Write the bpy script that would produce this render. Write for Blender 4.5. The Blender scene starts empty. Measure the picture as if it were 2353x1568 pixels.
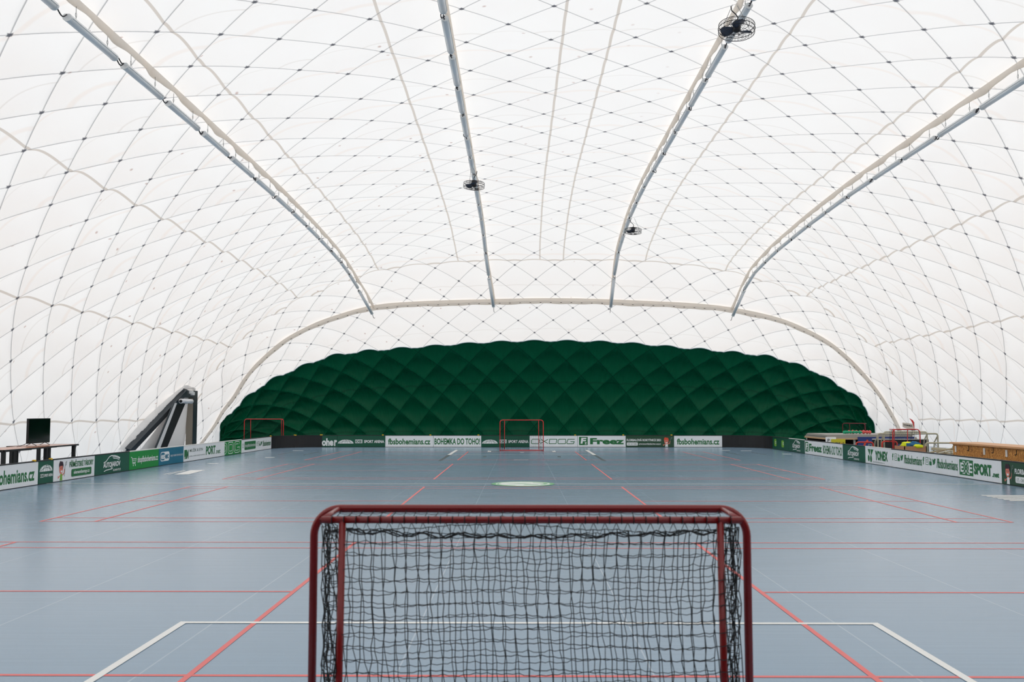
import bpy, bmesh, math, random
import numpy as np
from mathutils import Vector, Matrix

PI = math.pi
R = math.radians
random.seed(7)
SC = bpy.context.scene
COL = SC.collection

# ------------------------------------------------------------------ camera
cam_d = bpy.data.cameras.new('camera')
cam_d.sensor_width = 36.0
cam_d.lens = 2212.8 * 36.0 / 2353.0
cam_d.clip_start = 0.05
cam_d.clip_end = 300
cam_d.dof.use_dof = True
cam_d.dof.focus_distance = 24.0
cam_d.dof.aperture_fstop = 5.6
cam = bpy.data.objects.new('camera', cam_d)
cam.location = (-0.057, -0.2385, 1.537)
cam.rotation_euler = (R(90 + 4.1105), 0, R(0.4812))
COL.objects.link(cam)
SC.camera = cam

# ------------------------------------------------------------------ daylight outside the air dome
wd = bpy.data.worlds.new('daylight')
SC.world = wd
wd.use_nodes = True
nt = wd.node_tree
nt.nodes.clear()
wo = nt.nodes.new('ShaderNodeOutputWorld')
bg = nt.nodes.new('ShaderNodeBackground')
tc = nt.nodes.new('ShaderNodeTexCoord')
sx = nt.nodes.new('ShaderNodeSeparateXYZ')
cr = nt.nodes.new('ShaderNodeValToRGB')
mr = nt.nodes.new('ShaderNodeMapRange')
mr.inputs['From Min'].default_value = -1
mr.inputs['From Max'].default_value = 1
nt.links.new(tc.outputs['Generated'], sx.inputs[0])
nt.links.new(sx.outputs['Z'], mr.inputs['Value'])
nt.links.new(mr.outputs[0], cr.inputs[0])
nt.links.new(cr.outputs[0], bg.inputs['Color'])
nt.links.new(bg.outputs[0], wo.inputs[0])
el = cr.color_ramp.elements
el[0].position = 0.40
el[0].color = (0.34, 0.24, 0.185, 1)          # light ground around the dome
el[1].position = 0.62
el[1].color = (1.0, 1.0, 1.0, 1)
e = el.new(0.5)
e.color = (0.68, 0.59, 0.535, 1)
bg.inputs['Strength'].default_value = 2.0

SC.view_settings.view_transform = 'Standard'
SC.view_settings.look = 'None'
SC.view_settings.exposure = 0.0
SC.view_settings.gamma = 1.0
SC.view_settings.use_curve_mapping = False
SC.render.film_transparent = False
SC.cycles.max_bounces = 12
SC.cycles.diffuse_bounces = 6
SC.cycles.transmission_bounces = 6

# ------------------------------------------------------------------ helpers
def lin(r, g, b):
    f = lambda c: (c / 255 / 12.92) if c / 255 <= 0.04045 else ((c / 255 + 0.055) / 1.055) ** 2.4
    return (f(r), f(g), f(b), 1.0)


def mat(name, rgb, rough=0.5, metal=0.0, spec=0.5, bump=0.0, bscale=40.0, var=0.0):
    m = bpy.data.materials.new(name)
    m.use_nodes = True
    n = m.node_tree.nodes
    l = m.node_tree.links
    p = n['Principled BSDF']
    p.inputs['Base Color'].default_value = lin(*rgb)
    p.inputs['Roughness'].default_value = rough
    p.inputs['Metallic'].default_value = metal
    p.inputs['Specular IOR Level'].default_value = spec
    if bump or var:
        t = n.new('ShaderNodeTexCoord')
        no = n.new('ShaderNodeTexNoise')
        no.inputs['Scale'].default_value = bscale
        no.inputs['Detail'].default_value = 4
        l.new(t.outputs['Object'], no.inputs['Vector'])
        if bump:
            b = n.new('ShaderNodeBump')
            b.inputs['Strength'].default_value = bump
            b.inputs['Distance'].default_value = 0.02
            l.new(no.outputs['Fac'], b.inputs['Height'])
            l.new(b.outputs[0], p.inputs['Normal'])
        if var:
            mx = n.new('ShaderNodeMix')
            mx.data_type = 'RGBA'
            c = lin(*rgb)
            mx.inputs['A'].default_value = tuple(v * (1 - var) for v in c[:3]) + (1,)
            mx.inputs['B'].default_value = tuple(min(1, v * (1 + var)) for v in c[:3]) + (1,)
            l.new(no.outputs['Fac'], mx.inputs['Factor'])
            l.new(mx.outputs['Result'], p.inputs['Base Color'])
    return m


M = {}
M['red'] = mat('red_powder_coat', (124, 15, 16), 0.26, 0, 0.5)
M['redfar'] = mat('red_paint', (214, 44, 40), 0.35)
M['dkred'] = mat('dark_red_paint', (120, 24, 26), 0.4)
M['net'] = mat('black_net_cord', (14, 16, 20), 0.8)
M['black'] = mat('black_plastic', (18, 19, 21), 0.45)
M['blackmat'] = mat('black_board', (21, 21, 23), 0.55, bump=0.05)
M['white'] = mat('white_board', (244, 245, 246), 0.32, var=0.03, bscale=6)
M['rail_w'] = mat('white_rail', (228, 226, 220), 0.4)
M['green'] = mat('green_print', (33, 112, 58), 0.4)
M['dgreen'] = mat('dark_green_board', (8, 84, 60), 0.35)
M['fgreen'] = mat('forest_green_board', (38, 76, 50), 0.35)
M['bgreen'] = mat('bright_green_board', (14, 142, 52), 0.35)
M['teal'] = mat('teal_board', (14, 108, 136), 0.35)
M['lime'] = mat('lime_print', (122, 178, 56), 0.4)
M['wprint'] = mat('white_print', (240, 241, 240), 0.4)
M['gprint'] = mat('grey_print', (120, 132, 126), 0.4)
M['skin'] = mat('skin_print', (226, 128, 108), 0.45)
M['orangeprint'] = mat('orange_print', (228, 82, 52), 0.45)
M['hairprint'] = mat('dark_hair_print', (48, 16, 34), 0.45)
M['yellow'] = mat('yellow_clip', (240, 190, 20), 0.45)
M['lampbody'] = mat('grey_lamp_body', (226, 228, 228), 0.45)
M['diffuser'] = mat('grey_lamp_diffuser', (238, 240, 240), 0.4)
M['steel'] = mat('galvanised_steel', (150, 152, 152), 0.4, 0.8)
M['wire'] = mat('dark_wire', (44, 42, 42), 0.5, 0.4)
M['fanblade'] = mat('blue_grey_blade', (62, 68, 84), 0.4)
M['fanmotor'] = mat('black_motor', (28, 27, 27), 0.5)
M['cable'] = mat('black_cable', (22, 20, 30), 0.5)
M['gate'] = mat('anthracite_steel', (52, 60, 66), 0.4, 0.2)
M['gatesheen'] = mat('beige_steel_reflection', (148, 138, 124), 0.5)
M['gatewhite'] = mat('white_sheet', (226, 226, 226), 0.6)
M['foil'] = mat('white_foil_roll', (236, 238, 242), 0.4, bump=0.5, bscale=14)
M['wood'] = mat('orange_wood_veneer', (190, 122, 84), 0.25, var=0.25, bscale=5)
M['screen'] = mat('black_glass', (6, 8, 10), 0.08)
M['tan'] = mat('cream_painted_tube', (182, 174, 148), 0.45)
M['blue'] = mat('blue_board', (38, 58, 122), 0.5, var=0.2, bscale=9)
M['ysign'] = mat('yellow_sign', (206, 196, 44), 0.5)
M['greyboard'] = mat('grey_board', (160, 156, 148), 0.5)
M['tanboard'] = mat('raw_wood_edge', (206, 170, 128), 0.6)
M['mint'] = mat('green_cloth', (28, 160, 116), 0.7)
M['coral'] = mat('coral_cloth', (224, 96, 92), 0.7)
M['neon'] = mat('neon_yellow_cloth', (222, 230, 20), 0.7)
M['bluecloth'] = mat('blue_cloth', (24, 96, 140), 0.7)
M['navycloth'] = mat('navy_cloth', (26, 46, 96), 0.7)
M['cardboard'] = mat('cardboard', (176, 128, 96), 0.7)
M['neonorange'] = mat('orange_red_tube', (216, 60, 44), 0.4)
M['beam'] = mat('pale_wood_lip', (214, 160, 112), 0.5, var=0.15, bscale=8)


def osb():
    m = bpy.data.materials.new('oriented_strand_board')
    m.use_nodes = True
    n = m.node_tree.nodes
    l = m.node_tree.links
    p = n['Principled BSDF']
    p.inputs['Roughness'].default_value = 0.6
    t = n.new('ShaderNodeTexCoord')
    v = n.new('ShaderNodeTexNoise')
    v.inputs['Scale'].default_value = 16
    v.inputs['Detail'].default_value = 6
    v.inputs['Distortion'].default_value = 2.5
    r = n.new('ShaderNodeValToRGB')
    e = r.color_ramp.elements
    e[0].position = 0.3
    e[0].color = lin(104, 62, 22)
    e[1].position = 0.62
    e[1].color = lin(222, 164, 84)
    x = e.new(0.45)
    x.color = lin(176, 112, 44)
    l.new(t.outputs['Object'], v.inputs['Vector'])
    l.new(v.outputs['Fac'], r.inputs[0])
    l.new(r.outputs[0], p.inputs['Base Color'])
    return m


M['osb'] = osb()


class MB:
    """collects faces, builds one mesh object"""

    def __init__(s):
        s.v = []
        s.f = []
        s.mi = []
        s.sm = []

    def add(s, verts, faces, mi=0, smooth=False):
        o = len(s.v)
        s.v += [tuple(map(float, p)) for p in verts]
        s.f += [tuple(i + o for i in f) for f in faces]
        s.mi += [mi] * len(faces)
        s.sm += [smooth] * len(faces)

    def box(s, x0, y0, z0, x1, y1, z1, mi=0, bev=0.0):
        if bev > 0:
            bm = bmesh.new()
            bmesh.ops.create_cube(bm, size=1)
            for v in bm.verts:
                v.co = Vector(((x0 + x1) / 2 + v.co.x * (x1 - x0), (y0 + y1) / 2 + v.co.y * (y1 - y0), (z0 + z1) / 2 + v.co.z * (z1 - z0)))
            bmesh.ops.bevel(bm, geom=bm.edges[:], offset=bev, segments=2, profile=0.5, affect='EDGES')
            bm.verts.index_update()
            s.add([v.co for v in bm.verts], [[v.index for v in f.verts] for f in bm.faces], mi)
            bm.free()
            return
        v = [(x0, y0, z0), (x1, y0, z0), (x1, y1, z0), (x0, y1, z0), (x0, y0, z1), (x1, y0, z1), (x1, y1, z1), (x0, y1, z1)]
        f = [(0, 3, 2, 1), (4, 5, 6, 7), (0, 1, 5, 4), (1, 2, 6, 5), (2, 3, 7, 6), (3, 0, 4, 7)]
        s.add(v, f, mi)

    def tube(s, pts, r, seg=8, mi=0, closed=False, cap=True):
        pts = [Vector(p) for p in pts]
        n = len(pts)
        if n < 2:
            return
        T = []
        for i in range(n):
            if closed:
                d = pts[(i + 1) % n] - pts[i - 1]
            else:
                d = pts[min(i + 1, n - 1)] - pts[max(i - 1, 0)]
            T.append(d.normalized() if d.length > 1e-9 else Vector((0, 0, 1)))
        up = Vector((0, 0, 1)) if abs(T[0].z) < 0.9 else Vector((1, 0, 0))
        N = (up - T[0] * up.dot(T[0])).normalized()
        V = []
        for i in range(n):
            if i:
                N = N - T[i] * N.dot(T[i])
                N = N.normalized() if N.length > 1e-6 else T[i].orthogonal().normalized()
            B = T[i].cross(N)
            rr = r[i] if isinstance(r, (list, tuple)) else r
            for k in range(seg):
                a = 2 * PI * k / seg
                V.append(pts[i] + (N * math.cos(a) + B * math.sin(a)) * rr)
        F = []
        for i in range(n if closed else n - 1):
            j = (i + 1) % n
            for k in range(seg):
                k2 = (k + 1) % seg
                F.append((i * seg + k, i * seg + k2, j * seg + k2, j * seg + k))
        if cap and not closed:
            F.append(tuple(range(seg))[::-1])
            F.append(tuple((n - 1) * seg + k for k in range(seg)))
        s.add(V, F, mi, seg > 4)

    def prism(s, prof, axis_pts, mi=0, smooth=False):
        """profile (a,b) list extruded between p0 and p1 given as functions: axis_pts = (x0,x1) along x, profile in (y,z)"""
        n = len(prof)
        V = [(axis_pts[0], a, b) for a, b in prof] + [(axis_pts[1], a, b) for a, b in prof]
        F = [(i, (i + 1) % n, n + (i + 1) % n, n + i) for i in range(n)]
        F += [tuple(range(n))[::-1], tuple(range(n, 2 * n))]
        s.add(V, F, mi, smooth)

    def beam(s, a, b, w, d, mi=0):
        """rectangular bar from a to b, w across, d the other way"""
        a, b = Vector(a), Vector(b)
        t = (b - a).normalized()
        ref = Vector((0, 1, 0)) if abs(t.y) < 0.9 else Vector((1, 0, 0))
        n = t.cross(ref).normalized()
        m = n.cross(t).normalized()
        V = []
        for p in (a, b):
            for i, j in ((-1, -1), (1, -1), (1, 1), (-1, 1)):
                V.append(p + n * (i * w / 2) + m * (j * d / 2))
        s.add(V, [(0, 3, 2, 1), (4, 5, 6, 7), (0, 1, 5, 4), (1, 2, 6, 5), (2, 3, 7, 6), (3, 0, 4, 7)], mi)

    def build(s, name, m, parent=None, loc=None):
        me = bpy.data.meshes.new(name)
        me.from_pydata(s.v, [], s.f)
        for x in (m if isinstance(m, (list, tuple)) else [m]):
            me.materials.append(M[x] if isinstance(x, str) else x)
        me.polygons.foreach_set('material_index', s.mi)
        me.polygons.foreach_set('use_smooth', s.sm)
        me.update()
        o = bpy.data.objects.new(name, me)
        COL.objects.link(o)
        if parent is not None:
            o.parent = parent
        if loc is not None:
            o.location = loc
        return o


def thing(name, label, cat, loc=(0, 0, 0), rz=0.0, group=None):
    o = bpy.data.objects.new(name, None)
    o.empty_display_size = 0.1
    COL.objects.link(o)
    o.location = loc
    o.rotation_euler = (0, 0, rz)
    tag(o, label, cat, group)
    return o


def tag(o, label, cat, group=None):
    o['label'] = label
    o['category'] = cat
    if group:
        o['group'] = group
    return o


def struct(o):
    o['kind'] = 'structure'
    return o


def copy_tree(src, parent=None):
    c = src.copy()
    COL.objects.link(c)
    if parent is not None:
        c.parent = parent
    for ch in list(src.children):
        copy_tree(ch, c)
    return c


def fillet(pts, rad, n=8):
    """rounded polyline"""
    P = [Vector(p) for p in pts]
    out = [P[0]]
    for i in range(1, len(P) - 1):
        a, b, c = P[i - 1], P[i], P[i + 1]
        u = (a - b).normalized()
        v = (c - b).normalized()
        ang = u.angle(v)
        d = rad / math.tan(ang / 2)
        p0, p1 = b + u * d, b + v * d
        cen = b + (u + v).normalized() * (rad / math.sin(ang / 2))
        for k in range(n + 1):
            t = k / n
            q = (p0 - cen).slerp(p1 - cen, t) if False else None
            w0 = p0 - cen
            w1 = p1 - cen
            om = w0.angle(w1)
            q = (w0 * math.sin((1 - t) * om) + w1 * math.sin(t * om)) / math.sin(om)
            out.append(cen + q)
    out.append(P[-1])
    return out


# ------------------------------------------------------------------ the air dome (lofted membrane)
XC = 1.3
HALF = 19.9            # half girth in metres used as the membrane's u coordinate
PR = [(0, 9.56), (0.53, 9.56), (2.3, 9.52), (4.17, 9.33), (6, 8.93), (7.75, 8.39), (9.5, 7.6), (11.1, 6.64), (12.6, 5.55), (14.0, 4.25), (14.95, 2.9), (15.75, 1.3), (16.15, 0.0)]


def resample(pts, n=241):
    """curve through pts (arc-length uniform, n samples)"""
    P = np.array(pts, float)
    d = np.r_[0, np.cumsum(np.linalg.norm(np.diff(P, axis=0), axis=1))]
    # catmull-rom densify
    m = len(P)
    T = np.zeros_like(P)
    for i in range(m):
        a, b = max(i - 1, 0), min(i + 1, m - 1)
        T[i] = (P[b] - P[a]) / (d[b] - d[a])
    out = []
    for i in range(m - 1):
        h = d[i + 1] - d[i]
        for t in np.linspace(0, 1, 24, endpoint=False):
            out.append((2 * t**3 - 3 * t**2 + 1) * P[i] + (t**3 - 2 * t**2 + t) * h * T[i] + (-2 * t**3 + 3 * t**2) * P[i + 1] + (t**3 - t**2) * h * T[i + 1])
    out.append(P[-1])
    Q = np.array(out)
    dd = np.r_[0, np.cumsum(np.linalg.norm(np.diff(Q, axis=0), axis=1))]
    s = np.linspace(0, dd[-1], n)
    return np.stack([np.interp(s, dd, Q[:, k]) for k in range(Q.shape[1])], 1)


def section(Y, scale, xs=1.0, rise=0.0):
    L = [(XC - x * xs, Y, h * scale) for x, h in PR[:0:-1]] + [(XC, Y, PR[0][1] * scale)] + [(XC + x * xs, Y, h * (scale + rise * min(1, x / 8))) for x, h in PR[1:]]
    return resample(L)


def curve3(L):
    return resample(L)


S_ZT = curve3([(-14.85, 42, 0), (-14.45, 42, 1.3), (-13.75, 42, 2.8), (-12.65, 42, 4.25), (-11.3, 42, 5.45), (-9.67, 42, 6.39), (-6.32, 42, 7.65), (-2.71, 42, 8.07), (1.4, 42, 8.14), (5.69, 42, 8.06), (9.26, 42, 7.57), (12.68, 42, 6.37), (14.1, 42, 5.35), (15.48, 42, 4.16), (16.4, 42, 2.8), (17.1, 42, 1.3), (17.45, 42, 0)])
YS = 44.0
S_SEAM = curve3([(-14.75, YS, 0), (-14.14, YS, 0.81), (-13.72, YS, 1.54), (-13.25, YS, 2.15), (-12.75, YS, 2.98), (-12.08, YS, 3.77), (-10.94, YS, 4.74), (-9.62, YS, 5.45), (-8.6, YS, 5.83), (-6.96, YS, 6.27), (-5.2, YS, 6.44), (-1.3, YS, 6.56), (1.85, YS, 6.60), (5.5, YS, 6.48), (8.95, YS, 6.27), (11.43, YS, 5.82), (12.85, YS, 5.32), (14.15, YS, 4.62), (15.3, YS, 3.62), (16.3, YS, 2.42), (17.06, YS, 1.14), (17.55, YS, 0)])


def s4():
    # upper edge of the dark green end fabric
    L = [(-14.9, 0), (-14.75, 0.8), (-14.2, 1.38), (-13.05, 2.38), (-11.95, 3.05), (-11.3, 3.33), (-9.35, 4.05), (-7.46, 4.33), (-5.6, 4.48), (-1.9, 4.75), (1.1, 4.83), (4.6, 4.76), (8.0, 4.47), (10.2, 4.26), (12.38, 3.97), (14.3, 3.3), (14.9, 2.95), (16.0, 2.33), (16.62, 1.8), (17.0, 1.12), (17.3, 0.45), (17.45, 0)]
    return curve3([(x, 46.25 + 1.1 * (1 - h / 4.83), h) for x, h in L])


S_4 = s4()
_t = np.linspace(-1, 1, 241)
S_GROUND = np.stack([XC + 16.3 * np.sign(_t) * np.abs(_t) ** 1.0, 49.0 - 1.55 * np.abs(_t) ** 5, 0 * _t], 1)
S_GROUND[0] = S_4[0] + np.array([0.02, .1, 0])
S_GROUND[-1] = S_4[-1] + np.array([-0.02, .1, 0])
S_MID = S_4 * 0.5 + S_GROUND * 0.5
S_MID[:, 1] = S_4[:, 1] * 0.35 + S_GROUND[:, 1] * 0.65
S_MID[:, 2] = S_4[:, 2] * 0.55
_a = section(34, 0.995, 1, .01)
S_385 = _a + (S_ZT - _a) * 0.30
S_385[:, 1] = 38.5
STN = [section(-2, 0.975, 1, .04), section(8, 0.978, 1, .042), section(14, 0.985, 1, .042), section(20, 0.995, 1, .036), section(27, 1.0, 1, .024), _a, S_385, S_ZT, S_SEAM, S_4, S_MID, S_GROUND]
KN = [0.0]
for i in range(1, len(STN)):
    dcol = np.linalg.norm(STN[i] - STN[i - 1], axis=1)
    KN.append(KN[-1] + float(dcol[60:181].mean()))
KN = np.array(KN) - 2.0         # v is about world Y along the straight part
ARR = np.stack(STN)             # station, t, xyz
TAN = np.zeros_like(ARR)
for i in range(len(STN)):
    if i == 0:
        TAN[i] = (ARR[1] - ARR[0]) / (KN[1] - KN[0])
    elif i == len(STN) - 1:
        TAN[i] = (ARR[-1] - ARR[-2]) / (KN[-1] - KN[-2])
    else:
        h0, h1 = KN[i] - KN[i - 1], KN[i + 1] - KN[i]
        d0 = (ARR[i] - ARR[i - 1]) / h0
        d1 = (ARR[i + 1] - ARR[i]) / h1
        TAN[i] = (d0 * h1 + d1 * h0) / (h0 + h1)
V_ZT, V_SEAM, V_GREEN, V_END = KN[7], KN[8], KN[9], KN[11]


def surf(u, v):
    """membrane points for arrays u (metres from the crown line) and v"""
    u = np.asarray(u, float)
    v = np.asarray(v, float)
    u, v = np.broadcast_arrays(u, v)
    t = np.clip((u / HALF + 1) / 2 * 240, 0, 240)
    i0 = np.clip(np.floor(t).astype(int), 0, 239)
    w = (t - i0)[..., None]
    k = np.clip(np.searchsorted(KN, v, side='right') - 1, 0, len(KN) - 2)
    h = (KN[k + 1] - KN[k])
    s = ((v - KN[k]) / h)[..., None]
    h = h[..., None]
    g = lambda A, kk: A[kk, i0] * (1 - w) + A[kk, i0 + 1] * w
    return (2 * s**3 - 3 * s**2 + 1) * g(ARR, k) + (s**3 - 2 * s**2 + s) * h * g(TAN, k) + (-2 * s**3 + 3 * s**2) * g(ARR, k + 1) + (s**3 - s**2) * h * g(TAN, k + 1)


def normals(u, v):
    e_ = 0.05
    a = surf(u + e_, v) - surf(u - e_, v)
    b = surf(u, v + e_) - surf(u, v - e_)
    n = np.cross(a, b)
    ln = np.linalg.norm(n, axis=-1, keepdims=True)
    n = n / np.maximum(ln, 1e-9)
    # outward = away from the hall's axis
    c = np.stack([np.full(np.shape(a)[:-1], XC), np.clip(surf(u, v)[..., 1], -2, 40), np.full(np.shape(a)[:-1], 1.0)], -1)
    sg = np.sign(((surf(u, v) - c) * n).sum(-1, keepdims=True))
    return n * np.where(sg == 0, 1, sg)


PU, PV = 1.79, 1.79        # diagonals of the cable net's diamonds
U0, V0 = 0.13, 20.92


def pillow(u, v, amp):
    p = (u - U0) / PU
    q = (v - V0) / PV
    a = (p + q) % 1.0
    b = (p - q) % 1.0
    fa = 1 - (2 * a - 1) ** 2
    fb = 1 - (2 * b - 1) ** 2
    return amp * (fa * fb) ** 0.75


def hash_noise(x, y, seed=0):
    xi, yi = np.floor(x).astype(int), np.floor(y).astype(int)
    fx, fy = x - xi, y - yi
    fx, fy = fx * fx * (3 - 2 * fx), fy * fy * (3 - 2 * fy)

    def h(i, j):
        n = (i * 374761393 + j * 668265263 + seed * 974711) & 0x7fffffff
        n = ((n ^ (n >> 13)) * 1274126177) & 0x7fffffff
        return (n & 0xffff) / 65535.0
    return (h(xi, yi) * (1 - fx) + h(xi + 1, yi) * fx) * (1 - fy) + (h(xi, yi + 1) * (1 - fx) + h(xi + 1, yi + 1) * fx) * fy


def smooth01(x):
    x = np.clip(x, 0, 1)
    return x * x * (3 - 2 * x)


def bulge(U, Vs):
    amp = 0.08 + 0.10 * smooth01((np.abs(U) - 4) / 8) + 0.13 * smooth01((Vs - V_GREEN - 0.1) / 1.2)
    A = amp * smooth01((HALF - np.abs(U)) / 1.2) * (1 - 0.75 * np.exp(-((Vs - V_SEAM) / 0.35) ** 2))
    A = A * np.where(Vs > V_GREEN, smooth01((V_END - Vs) / 0.8), 1.0) * np.where(Vs < 11, 0.0, 1.0)
    return pillow(U, Vs, A)


def membrane_mesh(name, v_rows, mats):
    du = PU / 16
    n = int(HALF / du)
    us = U0 + du * np.arange(-n - 2, n + 3)
    us = us[(us > -HALF) & (us < HALF)]
    us = np.r_[-HALF, us, HALF]
    U, V = np.meshgrid(us, v_rows)
    # the seam between white and green fabric runs in shallow scallops from net node to net node
    sc = 0.10 * np.abs(np.sin(PI * (U - U0) / PU)) * smooth01((HALF - np.abs(U)) / 2)
    w = smooth01(1 - np.abs(V - V_GREEN) / 0.9)
    Vs = V - sc * w
    P = surf(U, Vs)
    Nn = normals(U, Vs)
    edge = smooth01((HALF - np.abs(U)) / 1.2)
    D = bulge(U, Vs)
    # slack wrinkles low on the walls, gathered towards the corners
    far = smooth01((V - 24) / 20)
    wr = (hash_noise(U * 1.2 + V * 1.1, V * 4.2 - U * 2.2, 3) - 0.5) * 0.075 * far * smooth01((np.abs(U) - 9.5) / 7)
    if mats == 'green':
        gx = hash_noise(U * 5.5, V * 0.8, 5) - 0.5
        low = smooth01((V - V_GREEN - 0.8) / 2.2)
        p = (U - U0) / PU
        q = (V - V0) / PV
        bot = ((p + q) % 1.0) * (1 - ((p - q) % 1.0))
        wr = gx * 0.05 * (0.15 + low * 0.7) + gx * 0.16 * bot ** 1.5 + wr * 0.7
    wr = wr * smooth01(np.abs(V - V_GREEN) / 0.5)
    P = P + Nn * (D + wr * edge)[..., None]
    P[..., 2] = np.maximum(P[..., 2], 0)
    r, c = U.shape
    idx = np.arange(r * c).reshape(r, c)
    pm = ((U - U0) / PU - (V - V0) / PV)[:-1, :-1]
    main = (np.abs(pm - np.round(pm)) < 0.01)[..., None]      # quads whose main diagonal lies on a net line
    q0, q1, q2, q3 = idx[:-1, :-1], idx[:-1, 1:], idx[1:, 1:], idx[1:, :-1]
    T1 = np.where(main, np.stack([q0, q1, q2], -1), np.stack([q0, q1, q3], -1))
    T2 = np.where(main, np.stack([q0, q2, q3], -1), np.stack([q1, q2, q3], -1))
    F = np.concatenate([T1.reshape(-1, 3), T2.reshape(-1, 3)])
    me = bpy.data.meshes.new(name)
    me.from_pydata(P.reshape(-1, 3).tolist(), [], F.tolist())
    uv = me.uv_layers.new(name='UVMap')
    li = np.empty(len(me.loops), dtype=np.int32)
    me.loops.foreach_get('vertex_index', li)
    UVs = np.stack([U.reshape(-1), Vs.reshape(-1)], 1)[li]
    uv.data.foreach_set('uv', UVs.reshape(-1).astype(np.float32))
    me.polygons.foreach_set('use_smooth', [True] * len(me.polygons))
    me.materials.append(M[mats])
    me.update()
    o = bpy.data.objects.new(name, me)
    COL.objects.link(o)
    return struct(o)


class NG:
    """tiny node-building helper"""

    def __init__(s, m):
        m.use_nodes = True
        s.t = m.node_tree
        s.t.nodes.clear()

    def n(s, typ, **kw):
        x = s.t.nodes.new(typ)
        for k, v in kw.items():
            setattr(x, k, v)
        return x

    def put(s, sock, v):
        if hasattr(v, 'is_linked') or hasattr(v, 'links'):
            s.t.links.new(v, sock)
        else:
            sock.default_value = v

    def math(s, op, a, b=0.0, c=0.0):
        x = s.n('ShaderNodeMath', operation=op)
        s.put(x.inputs[0], a)
        s.put(x.inputs[1], b)
        s.put(x.inputs[2], c)
        return x.outputs[0]

    def mix(s, f, a, b):
        x = s.n('ShaderNodeMix', data_type='RGBA')
        s.put(x.inputs['Factor'], f)
        s.put(x.inputs['A'], a)
        s.put(x.inputs['B'], b)
        return x.outputs['Result']

    def band(s, d, w, soft):
        """1 inside |d|<w, soft falloff"""
        x = s.n('ShaderNodeMapRange')
        s.put(x.inputs['Value'], d)
        x.inputs['From Min'].default_value = w
        x.inputs['From Max'].default_value = w + soft
        x.inputs['To Min'].default_value = 1
        x.inputs['To Max'].default_value = 0
        return x.outputs[0]


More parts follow.
